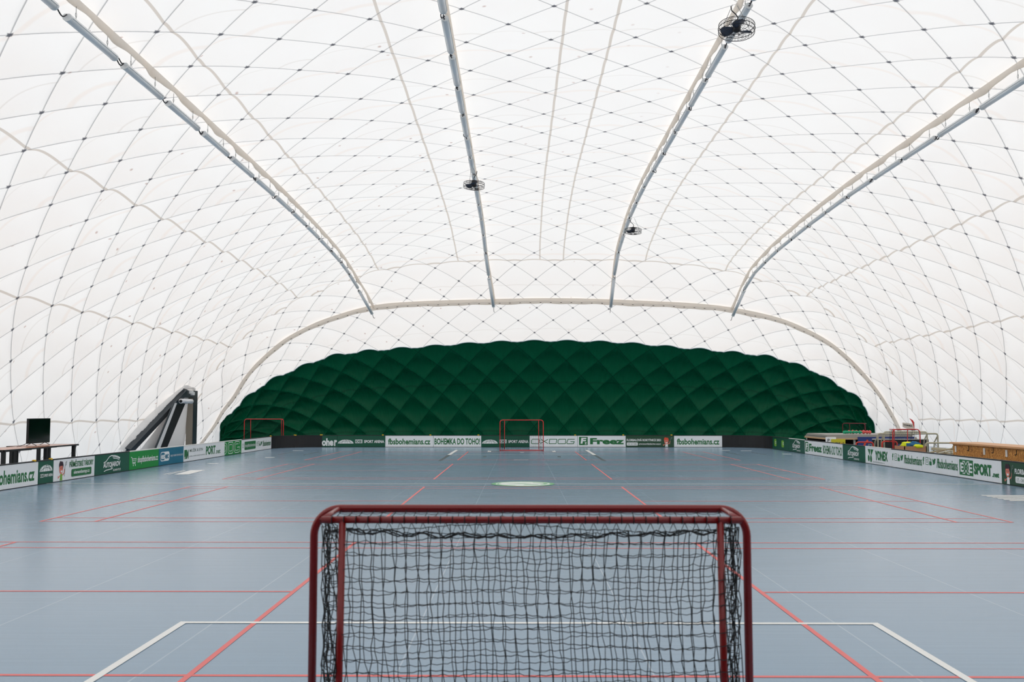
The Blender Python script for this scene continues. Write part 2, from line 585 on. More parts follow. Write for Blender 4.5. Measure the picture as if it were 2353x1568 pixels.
def dome_material(name, green=False):
    m = bpy.data.materials.new(name)
    g = NG(m)
    uv = g.n('ShaderNodeUVMap', uv_map='UVMap')
    sp = g.n('ShaderNodeSeparateXYZ')
    g.t.links.new(uv.outputs[0], sp.inputs[0])
    u, v = sp.outputs[0], sp.outputs[1]
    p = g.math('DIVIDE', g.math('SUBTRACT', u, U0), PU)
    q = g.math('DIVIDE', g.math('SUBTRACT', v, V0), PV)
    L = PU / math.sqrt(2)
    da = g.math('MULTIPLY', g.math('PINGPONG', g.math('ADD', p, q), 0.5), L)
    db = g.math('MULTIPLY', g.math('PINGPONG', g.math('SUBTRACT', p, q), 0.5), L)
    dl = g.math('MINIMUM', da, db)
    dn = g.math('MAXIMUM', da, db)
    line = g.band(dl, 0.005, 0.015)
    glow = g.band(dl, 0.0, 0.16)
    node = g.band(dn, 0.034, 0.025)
    out = g.n('ShaderNodeOutputMaterial')
    no = g.n('ShaderNodeTexNoise')
    g.t.links.new(uv.outputs[0], no.inputs['Vector'])
    no.inputs['Scale'].default_value = 0.35
    no.inputs['Detail'].default_value = 3
    if green:
        col = g.mix(g.math('MULTIPLY', line, 0.75), lin(0, 92, 60), lin(0, 34, 22))
        # horizontal welds of the sheet
        wl = g.band(g.math('ABSOLUTE', g.math('SUBTRACT', g.math('PINGPONG', v, 1.25), 0.02)), 0.012, 0.02)
        col = g.mix(g.math('MULTIPLY', wl, 0.3), col, lin(0, 44, 30))
        b = g.n('ShaderNodeBsdfPrincipled')
        g.put(b.inputs['Base Color'], col)
        b.inputs['Roughness'].default_value = 0.42
        b.inputs['Specular IOR Level'].default_value = 0.14
        mp = g.n('ShaderNodeMapping')
        mp.inputs['Scale'].default_value = (9, 1.1, 1)
        g.t.links.new(uv.outputs[0], mp.inputs[0])
        n2 = g.n('ShaderNodeTexNoise')
        n2.inputs['Scale'].default_value = 1.0
        n2.inputs['Detail'].default_value = 2
        g.t.links.new(mp.outputs[0], n2.inputs['Vector'])
        bp = g.n('ShaderNodeBump')
        bp.inputs['Strength'].default_value = 0.8
        bp.inputs['Distance'].default_value = 0.05
        g.t.links.new(n2.outputs['Fac'], bp.inputs['Height'])
        g.t.links.new(bp.outputs[0], b.inputs['Normal'])
        g.t.links.new(b.outputs[0], out.inputs[0])
        return m
    base = lin(246, 245, 244)
    col = g.mix(no.outputs['Fac'], lin(245, 241, 238), lin(251, 249, 246))
    # faint sheet welds across the hall
    w1 = g.math('PINGPONG', g.math('ADD', v, 0.3), 1.5)
    col = g.mix(g.math('MULTIPLY', g.band(w1, 0.03, 0.05), 0.2), col, lin(238, 214, 196))
    w2 = g.math('PINGPONG', g.math('ADD', v, 1.35), 1.5)
    col = g.mix(g.math('MULTIPLY', g.band(w2, 0.012, 0.012), 0.28), col, lin(206, 196, 186))
    # welded tapes running along the hall
    au = g.math('ABSOLUTE', u)
    tape = None
    for t in (0.52, 4.15, 7.71, 11.42, 15.08, 18.75):
        d = g.band(g.math('ABSOLUTE', g.math('SUBTRACT', au, t)), 0.024, 0.012)
        tape = d if tape is None else g.math('MAXIMUM', tape, d)
    tape = g.math('MULTIPLY', tape, g.math('LESS_THAN', v, V_ZT))
    cross = g.band(g.math('ABSOLUTE', g.math('SUBTRACT', v, V_ZT)), 0.03, 0.02)
    tape = g.math('MAXIMUM', tape, cross)
    col = g.mix(g.math('MULTIPLY', tape, 0.95), col, lin(212, 203, 194))
    # rust-brown drip spots
    vo = g.n('ShaderNodeTexVoronoi', voronoi_dimensions='2D')
    mp = g.n('ShaderNodeMapping')
    mp.inputs['Scale'].default_value = (0.95, 0.95, 1)
    g.t.links.new(uv.outputs[0], mp.inputs[0])
    g.t.links.new(mp.outputs[0], vo.inputs['Vector'])
    vo.inputs['Scale'].default_value = 1.0
    sc = g.n('ShaderNodeSeparateColor')
    g.t.links.new(vo.outputs['Color'], sc.inputs[0])
    spot = g.math('MULTIPLY', g.band(vo.outputs['Distance'], 0.018, 0.03), g.math('GREATER_THAN', sc.outputs[0], 0.72))
    nearside = g.n('ShaderNodeMapRange')
    g.put(nearside.inputs['Value'], u)
    nearside.inputs['From Min'].default_value = 4
    nearside.inputs['From Max'].default_value = -3
    spot = g.math('MULTIPLY', spot, nearside.outputs[0])
    col = g.mix(g.math('MULTIPLY', spot, 0.6), col, lin(176, 136, 124))
    # shadow of the outside cable net and its nodes, painted into the membrane colour
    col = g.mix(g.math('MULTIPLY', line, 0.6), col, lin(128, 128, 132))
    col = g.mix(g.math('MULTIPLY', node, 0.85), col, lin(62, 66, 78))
    dif = g.n('ShaderNodeBsdfDiffuse')
    g.put(dif.inputs['Color'], col)
    tr = g.n('ShaderNodeBsdfTranslucent')
    g.put(tr.inputs['Color'], col)
    mx = g.n('ShaderNodeMixShader')
    mx.inputs[0].default_value = 0.42
    g.t.links.new(dif.outputs[0], mx.inputs[1])
    g.t.links.new(tr.outputs[0], mx.inputs[2])
    g.t.links.new(mx.outputs[0], out.inputs[0])
    return m


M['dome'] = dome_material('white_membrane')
M['greenwall'] = dome_material('dark_green_membrane', True)
M['trimw'] = mat('ivory_membrane_strip', (240, 232, 222), 0.6, var=0.05, bscale=3)

dv = PV / 16
jv = lambda lo, hi, step=1: [V0 + dv * j for j in range(int(math.ceil((lo - V0) / dv)), int(math.floor((hi - V0) / dv)) + 1, step)]
rows_w = np.array([KN[0]] + jv(KN[0] + 0.5, 11.5, 8) + jv(12.0, V_GREEN - 0.04) + [V_GREEN])
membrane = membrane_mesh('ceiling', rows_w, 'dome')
rows_g = np.array([V_GREEN] + jv(V_GREEN + 0.04, V_END - 0.04) + [V_END])
endwall = membrane_mesh('wall_far', rows_g, 'greenwall')

# near end of the dome, behind the camera (coarse)
nb = [section(-2, 0.975, 1, .04), section(-4, 0.9), section(-6, 0.78), section(-8.2, 0.60), section(-9, 0.48), section(-10, 0.3), section(-11.0, 0.0, 1.0)]
mb = MB()
vv = []
for s_ in nb:
    vv += s_[::6].tolist()
nn = len(nb[0][::6])
mb.add(vv, [(i * nn + k, i * nn + k + 1, (i + 1) * nn + k + 1, (i + 1) * nn + k) for i in range(len(nb) - 1) for k in range(nn - 1)], 0, True)
mwn = bpy.data.materials.new('plain_white_membrane')
g = NG(mwn)
_o = g.n('ShaderNodeOutputMaterial')
_d = g.n('ShaderNodeBsdfDiffuse')
_d.inputs[0].default_value = lin(246, 245, 244)
_t2 = g.n('ShaderNodeBsdfTranslucent')
_t2.inputs[0].default_value = lin(246, 245, 244)
_m = g.n('ShaderNodeMixShader')
_m.inputs[0].default_value = 0.42
g.t.links.new(_d.outputs[0], _m.inputs[1])
g.t.links.new(_t2.outputs[0], _m.inputs[2])
g.t.links.new(_m.outputs[0], _o.inputs[0])
M['domeplain'] = mwn
mfl = mwn.copy()
mfl.name = 'ivory_translucent_flap'
for n_ in mfl.node_tree.nodes:
    if n_.type in ('BSDF_DIFFUSE', 'BSDF_TRANSLUCENT'):
        n_.inputs[0].default_value = lin(238, 230, 220)
M['flap'] = mfl
M['nearg'] = mat('dark_green_membrane_near', (0, 84, 56), 0.5, spec=0.25)
for i_, f_ in enumerate(mb.f):
    if np.mean([mb.v[k][2] for k in f_]) < 5.6 and np.mean([mb.v[k][1] for k in f_]) < -3.9:
        mb.mi[i_] = 1
struct(mb.build('wall_near', ['domeplain', 'nearg']))


def S1(u, v):
    return Vector(surf(np.array([u]), np.array([v]))[0])


def Nin(u, v):
    return -Vector(normals(np.array([u]), np.array([v]))[0])


# bolted clamping belt along the arch, and the hem of the green fabric
mb = MB()
us = np.linspace(-HALF + 0.05, HALF - 0.05, 240)
prof = []
for i, u in enumerate(us):
    n_ = Nin(u, V_SEAM)
    wob = 0.02 * math.sin(u * 2.1) + 0.015 * math.sin(u * 5.3)
    a = S1(u, V_SEAM - 0.17) + n_ * 0.03
    b = S1(u, V_SEAM - 0.06 + wob) + n_ * 0.10
    c = S1(u, V_SEAM + 0.14 + wob) + n_ * 0.09
    d = S1(u, V_SEAM + 0.17) + n_ * 0.0
    prof.append([a, b, c, d])
V_ = [p for q in prof for p in q]
mb.add(V_, [(i * 4 + k, i * 4 + k + 1, (i + 1) * 4 + k + 1, (i + 1) * 4 + k) for i in range(len(us) - 1) for k in range(3)], 0, False)
for k in range(int(2 * HALF / 0.5)):
    u = -HALF + 0.3 + k * 0.5
    n_ = Nin(u, V_SEAM)
    p = S1(u, V_SEAM + 0.04) + n_ * 0.10
    q = S1(u + 0.05, V_SEAM + 0.04) + n_ * 0.10
    mb.tube([p - (q - p) * 0.6, q], 0.012, 6, 1)
M['bolt'] = mat('dark_bolt', (70, 66, 62), 0.4, 0.5)
struct(mb.build('trim_1', ['flap', 'bolt']))
mb = MB()
pts = []
for u in np.linspace(-HALF + 0.02, HALF - 0.02, 900):
    sc_ = 0.10 * abs(math.sin(PI * (u - U0) / PU)) * float(smooth01((HALF - abs(u)) / 2))
    vg_ = V_GREEN - sc_
    pts.append(S1(u, vg_) + Nin(u, vg_) * (0.012 - float(bulge(np.array([u]), np.array([vg_]))[0])))
mb.tube(pts, 0.022, 5)
M['hem'] = mat('pale_hem', (206, 216, 220), 0.5)
struct(mb.build('trim_2', 'hem'))

# ------------------------------------------------------------------ floor with its painted lines
def floor_material():
    m = bpy.data.materials.new('blue_grey_sports_floor')
    g = NG(m)
    t = g.n('ShaderNodeTexCoord')
    mp = g.n('ShaderNodeMapping')
    mp.inputs['Scale'].default_value = (0.5, 14, 1)
    g.t.links.new(t.outputs['Object'], mp.inputs[0])
    n1 = g.n('ShaderNodeTexNoise')
    n1.inputs['Scale'].default_value = 1.4
    n1.inputs['Detail'].default_value = 6
    g.t.links.new(mp.outputs[0], n1.inputs['Vector'])
    n2 = g.n('ShaderNodeTexNoise')
    n2.inputs['Scale'].default_value = 0.5
    n2.inputs['Detail'].default_value = 4
    g.t.links.new(t.outputs['Object'], n2.inputs['Vector'])
    f = g.math('ADD', g.math('MULTIPLY', n1.outputs['Fac'], 0.5), g.math('MULTIPLY', n2.outputs['Fac'], 0.5))
    rp = g.n('ShaderNodeMapRange')
    g.put(rp.inputs['Value'], f)
    rp.inputs['From Min'].default_value = 0.2
    rp.inputs['From Max'].default_value = 0.8
    col = g.mix(rp.outputs[0], lin(115, 142, 163), lin(127, 154, 175))
    sp = g.n('ShaderNodeSeparateXYZ')
    g.t.links.new(t.outputs['Object'], sp.inputs[0])
    seam = g.band(g.math('ABSOLUTE', g.math('PINGPONG', g.math('SUBTRACT', sp.outputs[0], 0.72), 0.75)), 0.0035, 0.004)
    col = g.mix(g.math('MULTIPLY', seam, 0.35), col, lin(190, 204, 214))
    b = g.n('ShaderNodeBsdfPrincipled')
    g.put(b.inputs['Base Color'], col)
    rr = g.n('ShaderNodeMapRange')
    g.put(rr.inputs['Value'], n1.outputs['Fac'])
    rr.inputs['From Min'].default_value = 0.3
    rr.inputs['From Max'].default_value = 0.7
    rr.inputs['To Min'].default_value = 0.17
    rr.inputs['To Max'].default_value = 0.23
    g.t.links.new(rr.outputs[0], b.inputs['Roughness'])
    b.inputs['Specular IOR Level'].default_value = 0.26
    bp = g.n('ShaderNodeBump')
    bp.inputs['Strength'].default_value = 0.06
    bp.inputs['Distance'].default_value = 0.01
    n3 = g.n('ShaderNodeTexNoise')
    n3.inputs['Scale'].default_value = 120
    g.t.links.new(t.outputs['Object'], n3.inputs['Vector'])
    g.t.links.new(n3.outputs['Fac'], bp.inputs['Height'])
    g.t.links.new(bp.outputs[0], b.inputs['Normal'])
    out = g.n('ShaderNodeOutputMaterial')
    g.t.links.new(b.outputs[0], out.inputs[0])
    return m


M['floor'] = floor_material()
M['lwhite'] = mat('white_floor_line', (232, 232, 228), 0.4)
M['lred'] = mat('red_floor_line', (226, 96, 92), 0.4)
M['ldark'] = mat('dark_floor_line', (40, 62, 66), 0.4)
M['lgreen'] = mat('green_floor_print', (86, 170, 104), 0.4)
M['lpale'] = mat('pale_floor_print', (226, 236, 226), 0.4)
mb = MB()
mb.add([(-19, -13, 0), (22, -13, 0), (22, 52, 0), (-19, 52, 0)], [(0, 1, 2, 3)], 0)
mb.add([(-19, -13, -0.1), (22, -13, -0.1), (22, 52, -0.1), (-19, 52, -0.1)], [(3, 2, 1, 0)], 0)


def flat(x0, y0, x1, y1, mi, z=0.002):
    mb.add([(x0, y0, z), (x1, y0, z), (x1, y1, z), (x0, y1, z)], [(0, 1, 2, 3)], mi)


W = 0.04
for x in (-1.98, 1.98, -5.94, 5.94, -6.7, 6.7):
    for a in (5.0, 13.17, 21.35, 29.55):
        a0 = a if abs(x) > 2 else a + 0.02
        flat(x - W / 2, a0, x + W / 2, a0 + 6.1, 2)
for a in (5.0, 13.17, 21.35, 29.55):
    for d in (0, 0.46, 5.64, 6.1):
        flat(-6.7, a + d - W / 2, 6.7, a + d + W / 2, 2, 0.0015)
    for s in (-1, 1):
        flat(*sorted((s * 1.98, s * 6.7))[:1], a + 3.05 - W / 2, sorted((s * 1.98, s * 6.7))[1], a + 3.05 + W / 2, 2, 0.0016)
flat(-9.97, 19.97, 9.97, 20.03, 1, 0.003)


def rectline(x0, y0, x1, y1, w, mi, z=0.003):
    flat(x0 - w / 2, y0 - w / 2, x1 + w / 2, y0 + w / 2, mi, z)
    flat(x0 - w / 2, y1 - w / 2, x1 + w / 2, y1 + w / 2, mi, z)
    flat(x0 - w / 2, y0 + w / 2, x0 + w / 2, y1 - w / 2, mi, z)
    flat(x1 - w / 2, y0 + w / 2, x1 + w / 2, y1 - w / 2, mi, z)


rectline(-2.5, 2.85, 2.5, 6.85, 0.055, 1)
rectline(-2.5, 33.15, 2.5, 37.15, 0.055, 1)
rectline(-1.25, 3.0, 1.25, 4.0, 0.03, 1)
rectline(-1.25, 35.35, 1.25, 36.6, 0.03, 1)
for s in (-1, 1):
    flat(s * 2.5 - 0.05, 29.1, s * 2.5 + 0.05, 33.0, 3)
    flat(s * 2.5 - 0.06, 33.0, s * 2.5 + 0.06, 37.1, 1, 0.004)
    flat(s * 1.235 - 0.05, 31.5, s * 1.235 + 0.05, 32.2, 3)
    flat(s * 1.2 - 0.06, 35.4, s * 1.2 + 0.06, 36.2, 1, 0.004)
    flat(s * 8.4 - 0.03, 33.0, s * 8.4 + 0.03, 35.4, 3)
    flat(s * 7.5 - 0.03, 33.0, s * 7.5 + 0.03, 35.4, 3)
    flat(s * 8.5 - 0.2, 36.4, s * 8.5 + 0.2, 36.6, 1)
flat(-0.25, 29.7, 0.2, 29.78, 1)
flat(-0.05, 34.9, 0.08, 35.15, 1)
for x, y in ((-8.9, 27.6), (-8.2, 31.2), (9.3, 33.8), (7.8, 36.8)):
    flat(x - 0.15, y - 0.12, x + 0.15, y + 0.12, 1)


def disc(cx, cy, r0, r1, mi, z, n=64, a0=0, a1=2 * PI):
    V = []
    for i in range(n + 1):
        a = a0 + (a1 - a0) * i / n
        V += [(cx + r0 * math.cos(a), cy + r0 * math.sin(a), z), (cx + r1 * math.cos(a), cy + r1 * math.sin(a), z)]
    mb.add(V, [(2 * i, 2 * i + 1, 2 * i + 3, 2 * i + 2) for i in range(n)], mi)


# round crest on the centre spot
disc(0, 20, 0.57, 0.66, 4, 0.0055)
disc(0, 20, 0.0, 0.57, 5, 0.005)
disc(-0.1, 19.95, 0.40, 0.44, 4, 0.0062, 40, 2.6, 4.6)
disc(0.22, 20.02, 0.22, 0.30, 4, 0.0062, 40, -1.0, 1.6)
mb.add([(-0.36, 19.92, 0.006), (0.05, 20.02, 0.006), (0.2, 20.10, 0.006), (-0.05, 20.12, 0.006)], [(0, 1, 2, 3)], 4)
mb.add([(0.0, 19.66, 0.006), (0.3, 19.75, 0.006), (0.34, 19.84, 0.006), (0.05, 19.8, 0.006)], [(0, 1, 2, 3)], 4)
# sponsor marks on the floor beside the boards
for (x0, y0, x1, y1, x2, y2, x3, y3) in ((-8.32, 22.85, -8.0, 22.95, -8.15, 24.62, -8.5, 24.55), (-8.62, 22.95, -8.58, 22.95, -8.63, 24.5, -8.67, 24.5), (-8.5, 22.9, -8.46, 22.9, -8.53, 24.3, -8.57, 24.3)):
    mb.add([(x0, y0, 0.003), (x1, y1, 0.003), (x2, y2, 0.003), (x3, y3, 0.003)], [(0, 1, 2, 3)], 1)
for k in range(6):
    y = 16.3 + 0.2 * k
    mb.add([(8.25, y, 0.003), (9.15, y - 0.05, 0.003), (9.15, y + 0.08, 0.003), (8.28, y + 0.12, 0.003)], [(0, 1, 2, 3)], 1)
struct(mb.build('floor', ['floor', 'lwhite', 'lred', 'ldark', 'lgreen', 'lpale']))

# ------------------------------------------------------------------ rink boards
def text_mesh(s, bold):
    cu = bpy.data.curves.new('t', 'FONT')
    cu.body = s
    cu.size = 1.0
    cu.offset = bold
    cu.resolution_u = 3
    cu.fill_mode = 'FRONT'
    ob = bpy.data.objects.new('t', cu)
    COL.objects.link(ob)
    dg = bpy.context.evaluated_depsgraph_get()
    dg.update()
    me = bpy.data.meshes.new_from_object(ob.evaluated_get(dg))
    V = np.array([v.co[:] for v in me.vertices])
    F = [tuple(p.vertices) for p in me.polygons]
    bpy.data.objects.remove(ob)
    bpy.data.curves.remove(cu)
    bpy.data.meshes.remove(me)
    return V, F


TXT = {}


def text_geo(s, bold, x0, z0, x1, z1, y, slant=0.0, italic=0.0):
    if (s, bold) not in TXT:
        TXT[(s, bold)] = text_mesh(s, bold)
    V, F = TXT[(s, bold)]
    a, b = V.min(0), V.max(0)
    X = (V[:, 0] - a[0]) / (b[0] - a[0])
    Z = (V[:, 1] - a[1]) / max(b[1] - a[1], 1e-6)
    out = [(x0 + (x1 - x0) * px + italic * (z1 - z0) * pz, y, z0 + (z1 - z0) * pz + slant * px) for px, pz in zip(X, Z)]
    return out, F


def stroke_geo(pts, w, y, closed=False):
    P = [Vector((p[0], 0, p[1])) for p in pts]
    n = len(P)
    V = []
    for i in range(n):
        if closed:
            a, b = P[i - 1], P[(i + 1) % n]
        else:
            a, b = P[max(i - 1, 0)], P[min(i + 1, n - 1)]
        d1 = (P[i] - a).normalized() if (P[i] - a).length > 1e-9 else None
        d2 = (b - P[i]).normalized() if (b - P[i]).length > 1e-9 else None
        d1 = d1 or d2
        d2 = d2 or d1
        t = (d1 + d2)
        t = t.normalized() if t.length > 1e-6 else d1
        nrm = Vector((-t.z, 0, t.x))
        k = 1 / max(0.45, nrm.dot(Vector((-d1.z, 0, d1.x))))
        V += [(P[i].x + nrm.x * w / 2 * k, y, P[i].z + nrm.z * w / 2 * k), (P[i].x - nrm.x * w / 2 * k, y, P[i].z - nrm.z * w / 2 * k)]
    F = [(2 * i, 2 * i + 1, (2 * ((i + 1) % n)) + 1, 2 * ((i + 1) % n)) for i in range(n if closed else n - 1)]
    return V, F


def arc(cx, cz, rx, rz, a0, a1, n=14):
    return [(cx + rx * math.cos(R(a0 + (a1 - a0) * i / n)), cz + rz * math.sin(R(a0 + (a1 - a0) * i / n))) for i in range(n + 1)]


def rrect(x0, z0, x1, z1, r):
    return arc(x1 - r, z1 - r, r, r, 0, 90, 5) + arc(x0 + r, z1 - r, r, r, 90, 180, 5) + arc(x0 + r, z0 + r, r, r, 180, 270, 5) + arc(x1 - r, z0 + r, r, r, 270, 360, 5)


HB = 0.5
TB = 0.03


def face_ops(parent, L, ops):
    """prints lettering and emblems on the board's face (x from the left edge, z from the floor)"""
    fx = lambda x: x - L / 2
    emb = {}
    for k, op in enumerate(ops):
        y = -TB / 2 - 0.0012 - 0.0010 * k
        kind = op[0]
        if kind == 't':
            _, s, x0, z0, x1, z1, mt, bold = op[:8]
            sl = op[8] if len(op) > 8 else 0
            it = op[9] if len(op) > 9 else 0
            V, F = text_geo(s, bold, fx(x0), z0, fx(x1), z1, y, sl, it)
            q = MB()
            q.add(V, F)
            q.build('lettering', mt, parent)
            continue
        if kind == 'p':
            _, pts, mt = op
            V, F = [(fx(a), y, b) for a, b in pts], [tuple(range(len(pts)))]
        elif kind == 's':
            _, pts, w, mt = op[:4]
            V, F = stroke_geo([(fx(a), b) for a, b in pts], w, y, len(op) > 4 and op[4])
        elif kind == 'd':
            _, cx, cz, rx, rz, mt = op
            pts = arc(fx(cx), cz, rx, rz, 0, 345, 23)
            V, F = [(a, y, b) for a, b in pts], [tuple(range(len(pts)))]
        elif kind == 'r':
            _, x0, z0, x1, z1, r, mt = op
            pts = rrect(fx(x0), z0, fx(x1), z1, r)
            V, F = [(a, y, b) for a, b in pts], [tuple(range(len(pts)))]
        emb.setdefault(mt, MB()).add(V, F)
    for mt, q in emb.items():
        q.build('emblem', mt, parent)


def board(label, a, b, facecol, rail, ops, clip=None, group=None):
    a, b = Vector((a[0], a[1], 0)), Vector((b[0], b[1], 0))
    L = (b - a).length
    d = (b - a).normalized()
    t = thing('rink_board', label, 'rink board', (a + b) / 2, math.atan2(d.y, d.x), group)
    q = MB()
    q.box(-L / 2 + 0.006, -TB / 2, 0.012, L / 2 - 0.006, TB / 2, HB - 0.025, 0, 0.004)
    q.build('panel', facecol, t)
    q = MB()
    q.box(-L / 2 + 0.002, -TB / 2 - 0.006, HB - 0.026, L / 2 - 0.002, TB / 2 + 0.012, HB, 0, 0.006)
    q.build('top_rail', rail, t)
    q = MB()
    q.box(-L / 2 + 0.004, -TB / 2 - 0.003, 0.0, L / 2 - 0.004, TB / 2 + 0.003, 0.014)
    q.build('bottom_edge', 'black', t)
    for s in (-1, 1):
        q = MB()
        q.prism([(TB / 2, 0.0), (TB / 2 + 0.16, 0.0), (TB / 2 + 0.16, 0.02), (TB / 2, 0.3)], (s * (L / 2 - 0.15) - 0.015, s * (L / 2 - 0.15) + 0.015))
        q.build('foot', 'black', t)
    if clip is not None:
        q = MB()
        q.box(clip - L / 2 - 0.035, -TB / 2 - 0.012, HB - 0.012, clip - L / 2 + 0.035, TB / 2 + 0.016, HB + 0.022, 0, 0.005)
        q.build('clip', 'yellow', t)
    face_ops(t, L, ops)
    return t


def curved_board(label, pts, facecol, rail, clip=False):
    P = [Vector((p[0], p[1], 0)) for p in pts]
    c = P[len(P) // 2]
    t = thing('rink_board', label, 'rink board', c)
    n = len(P)

    def strip(z0, z1, th, name, mt):
        V = []
        for i in range(n):
            d = (P[min(i + 1, n - 1)] - P[max(i - 1, 0)]).normalized()
            nr = Vector((-d.y, d.x, 0))
            for s, z in ((-1, z0), (-1, z1), (1, z1), (1, z0)):
                V.append(P[i] - c + nr * (s * th / 2) + Vector((0, 0, z)))
        F = [(i * 4 + k, i * 4 + (k + 1) % 4, (i + 1) * 4 + (k + 1) % 4, (i + 1) * 4 + k) for i in range(n - 1) for k in range(4)]
        F += [(3, 2, 1, 0), tuple((n - 1) * 4 + k for k in range(4))]
        q = MB()
        q.add(V, F)
        q.build(name, mt, t)
    strip(0.0, HB - 0.025, TB, 'panel', facecol)
    strip(HB - 0.026, HB, TB + 0.018, 'top_rail', rail)
    if clip:
        q = MB()
        e_ = P[-1] - c
        q.box(e_.x - 0.05, e_.y - 0.04, HB - 0.01, e_.x + 0.05, e_.y + 0.04, HB + 0.025, 0, 0.005)
        q.build('clip', 'yellow', t)
    return t


def arena_icon(x0, x1, z0, z1, mt, cut):
    cx = (x0 + x1) / 2
    rx = (x1 - x0) / 2
    h = z1 - z0
    ops = [('p', arc(cx, z0, rx, h, 0, 180, 24), mt)]
    for f in (0.35, 0.75):
        ops.append(('s', arc(cx - rx * 0.15, z0, rx * f, h * 0.98, 0, 180, 16), 0.007, cut))
        ops.append(('s', arc(cx + rx * 0.25, z0, rx * f, h * 0.92, 20, 180, 16), 0.006, cut))
    ops.append(('s', arc(cx, z0 - h * 0.35, rx * 0.95, h * 0.9, 25, 155, 16), 0.008, cut))
    return ops


def exe_box(x0, z0, x1, z1, box, ink, bold=0.03):
    w = (x1 - x0)
    return [('r', x0, z0, x1, z1, 0.006, box), ('t', 'E', x0 + w * .06, z0 + (z1 - z0) * .18, x0 + w * .34, z1 - (z1 - z0) * .18, ink, bold), ('t', 'E', x0 + w * .66, z0 + (z1 - z0) * .18, x0 + w * .94, z1 - (z1 - z0) * .18, ink, bold), ('t', 'X', x0 + w * .28, z0 + (z1 - z0) * .12, x0 + w * .72, z1 - (z1 - z0) * .12, ink, bold)]


def car_logo(L):
    # outline of a car roof over slanted lettering
    s = L / 2.0
    f = lambda pts: [(a * s, b) for a, b in pts]
    return [('s', f([(0.48, 0.28), (0.62, 0.31), (0.80, 0.415), (0.92, 0.435), (1.10, 0.43), (1.28, 0.40), (1.42, 0.36)]), 0.022, 'wprint'),
            ('s', f([(0.98, 0.40), (1.18, 0.395), (1.40, 0.345)]), 0.018, 'wprint'),
            ('s', f([(1.02, 0.365), (1.2, 0.355), (1.38, 0.315)]), 0.016, 'wprint'),
            ('t', 'AUTO', 0.46 * s, 0.16, 0.92 * s, 0.285, 'wprint', 0.035, 0.0),
            ('t', 'JAROV', 0.90 * s, 0.13, 1.44 * s, 0.29, 'wprint', 0.035, 0.0),
            ('s', f([(0.50, 0.075), (0.62, 0.10), (0.95, 0.115), (1.0, 0.14)]), 0.02, 'wprint'),
            ('t', 'KUNRATICE', 1.02 * s, 0.055, 1.46 * s, 0.105, 'wprint', 0.02)]


def social_icons(x0, w, z0, z1, mt):
    h = z1 - z0
    o = [('t', 'f', x0, z0, x0 + w * .12, z1, mt, 0.05)]
    a, b = x0 + w * .22, x0 + w * .46
    o += [('s', rrect(a, z0 + h * .05, b, z1 - h * .05, 0.02), 0.014, mt, True), ('s', arc((a + b) / 2, (z0 + z1) / 2, w * .055, h * .2, 0, 345, 16), 0.012, mt, True), ('d', b - w * .05, z1 - h * .22, 0.008, 0.01, mt)]
    a, b = x0 + w * .53, x0 + w * .70
    o += [('t', 'You', a + .01, z0 + h * .6, b - .01, z1, mt, 0.01), ('r', a, z0, b, z0 + h * .52, 0.02, mt)]
    a = x0 + w * .76
    e_ = w * .26
    o += [('p', [(a, z0 + h * .2), (a + e_ * .4, z0 + h * .12), (a + e_ * .75, z0 + h * .35), (a + e_ * .85, z0 + h * .72), (a + e_, z0 + h * .85), (a + e_ * .8, z0 + h * .92), (a + e_ * .6, z0 + h * .92), (a + e_ * .48, z0 + h * .7), (a + e_ * .05, z0 + h * .9), (a + e_ * .12, z0 + h * .45), (a + e_ * .3, z0 + h * .3)], mt)]
    return o


def kid(x, hair, shirt, facez=0.27, flip=1):
    # cartoon child with a stick
    return [('p', [(x - .05 * flip, .02), (x + .07 * flip, .02), (x + .055 * flip, .16), (x - .03 * flip, .16)], shirt),
            ('s', [(x + .06 * flip, .13), (x + .14 * flip, .17), (x + .16 * flip, .26)], 0.03, 'skin'),
            ('s', [(x - .04 * flip, .13), (x - .12 * flip, .08), (x - .13 * flip, .12)], 0.024, 'skin'),
            ('d', x, facez, .085, .115, 'skin'),
            ('p', [(x - .095, facez + .02), (x - .10, facez + .10), (x - .06, facez + .17), (x + .0, facez + .16), (x + .07, facez + .15), (x + .1, facez + .08), (x + .085, facez + .0), (x + .05, facez + .07), (x - .02, facez + .06), (x - .07, facez + .06)], hair),
            ('d', x - .025, facez + .015, .010, .014, 'hairprint'), ('d', x + .035, facez + .015, .010, .014, 'hairprint'),
            ('p', arc(x + .01, facez - .035, .042, .045, 180, 360, 10), 'wprint'),
            ('s', [(x + .15 * flip, .10), (x + .165 * flip, .30), (x + .20 * flip, .40), (x + .235 * flip, .42), (x + .235 * flip, .36), (x + .19 * flip, .33)], 0.012, 'gprint')]


FBS = 'fbsbohemians.cz'
G = 'green'
XL, XR, YF = -10.0, 10.0, 40.0
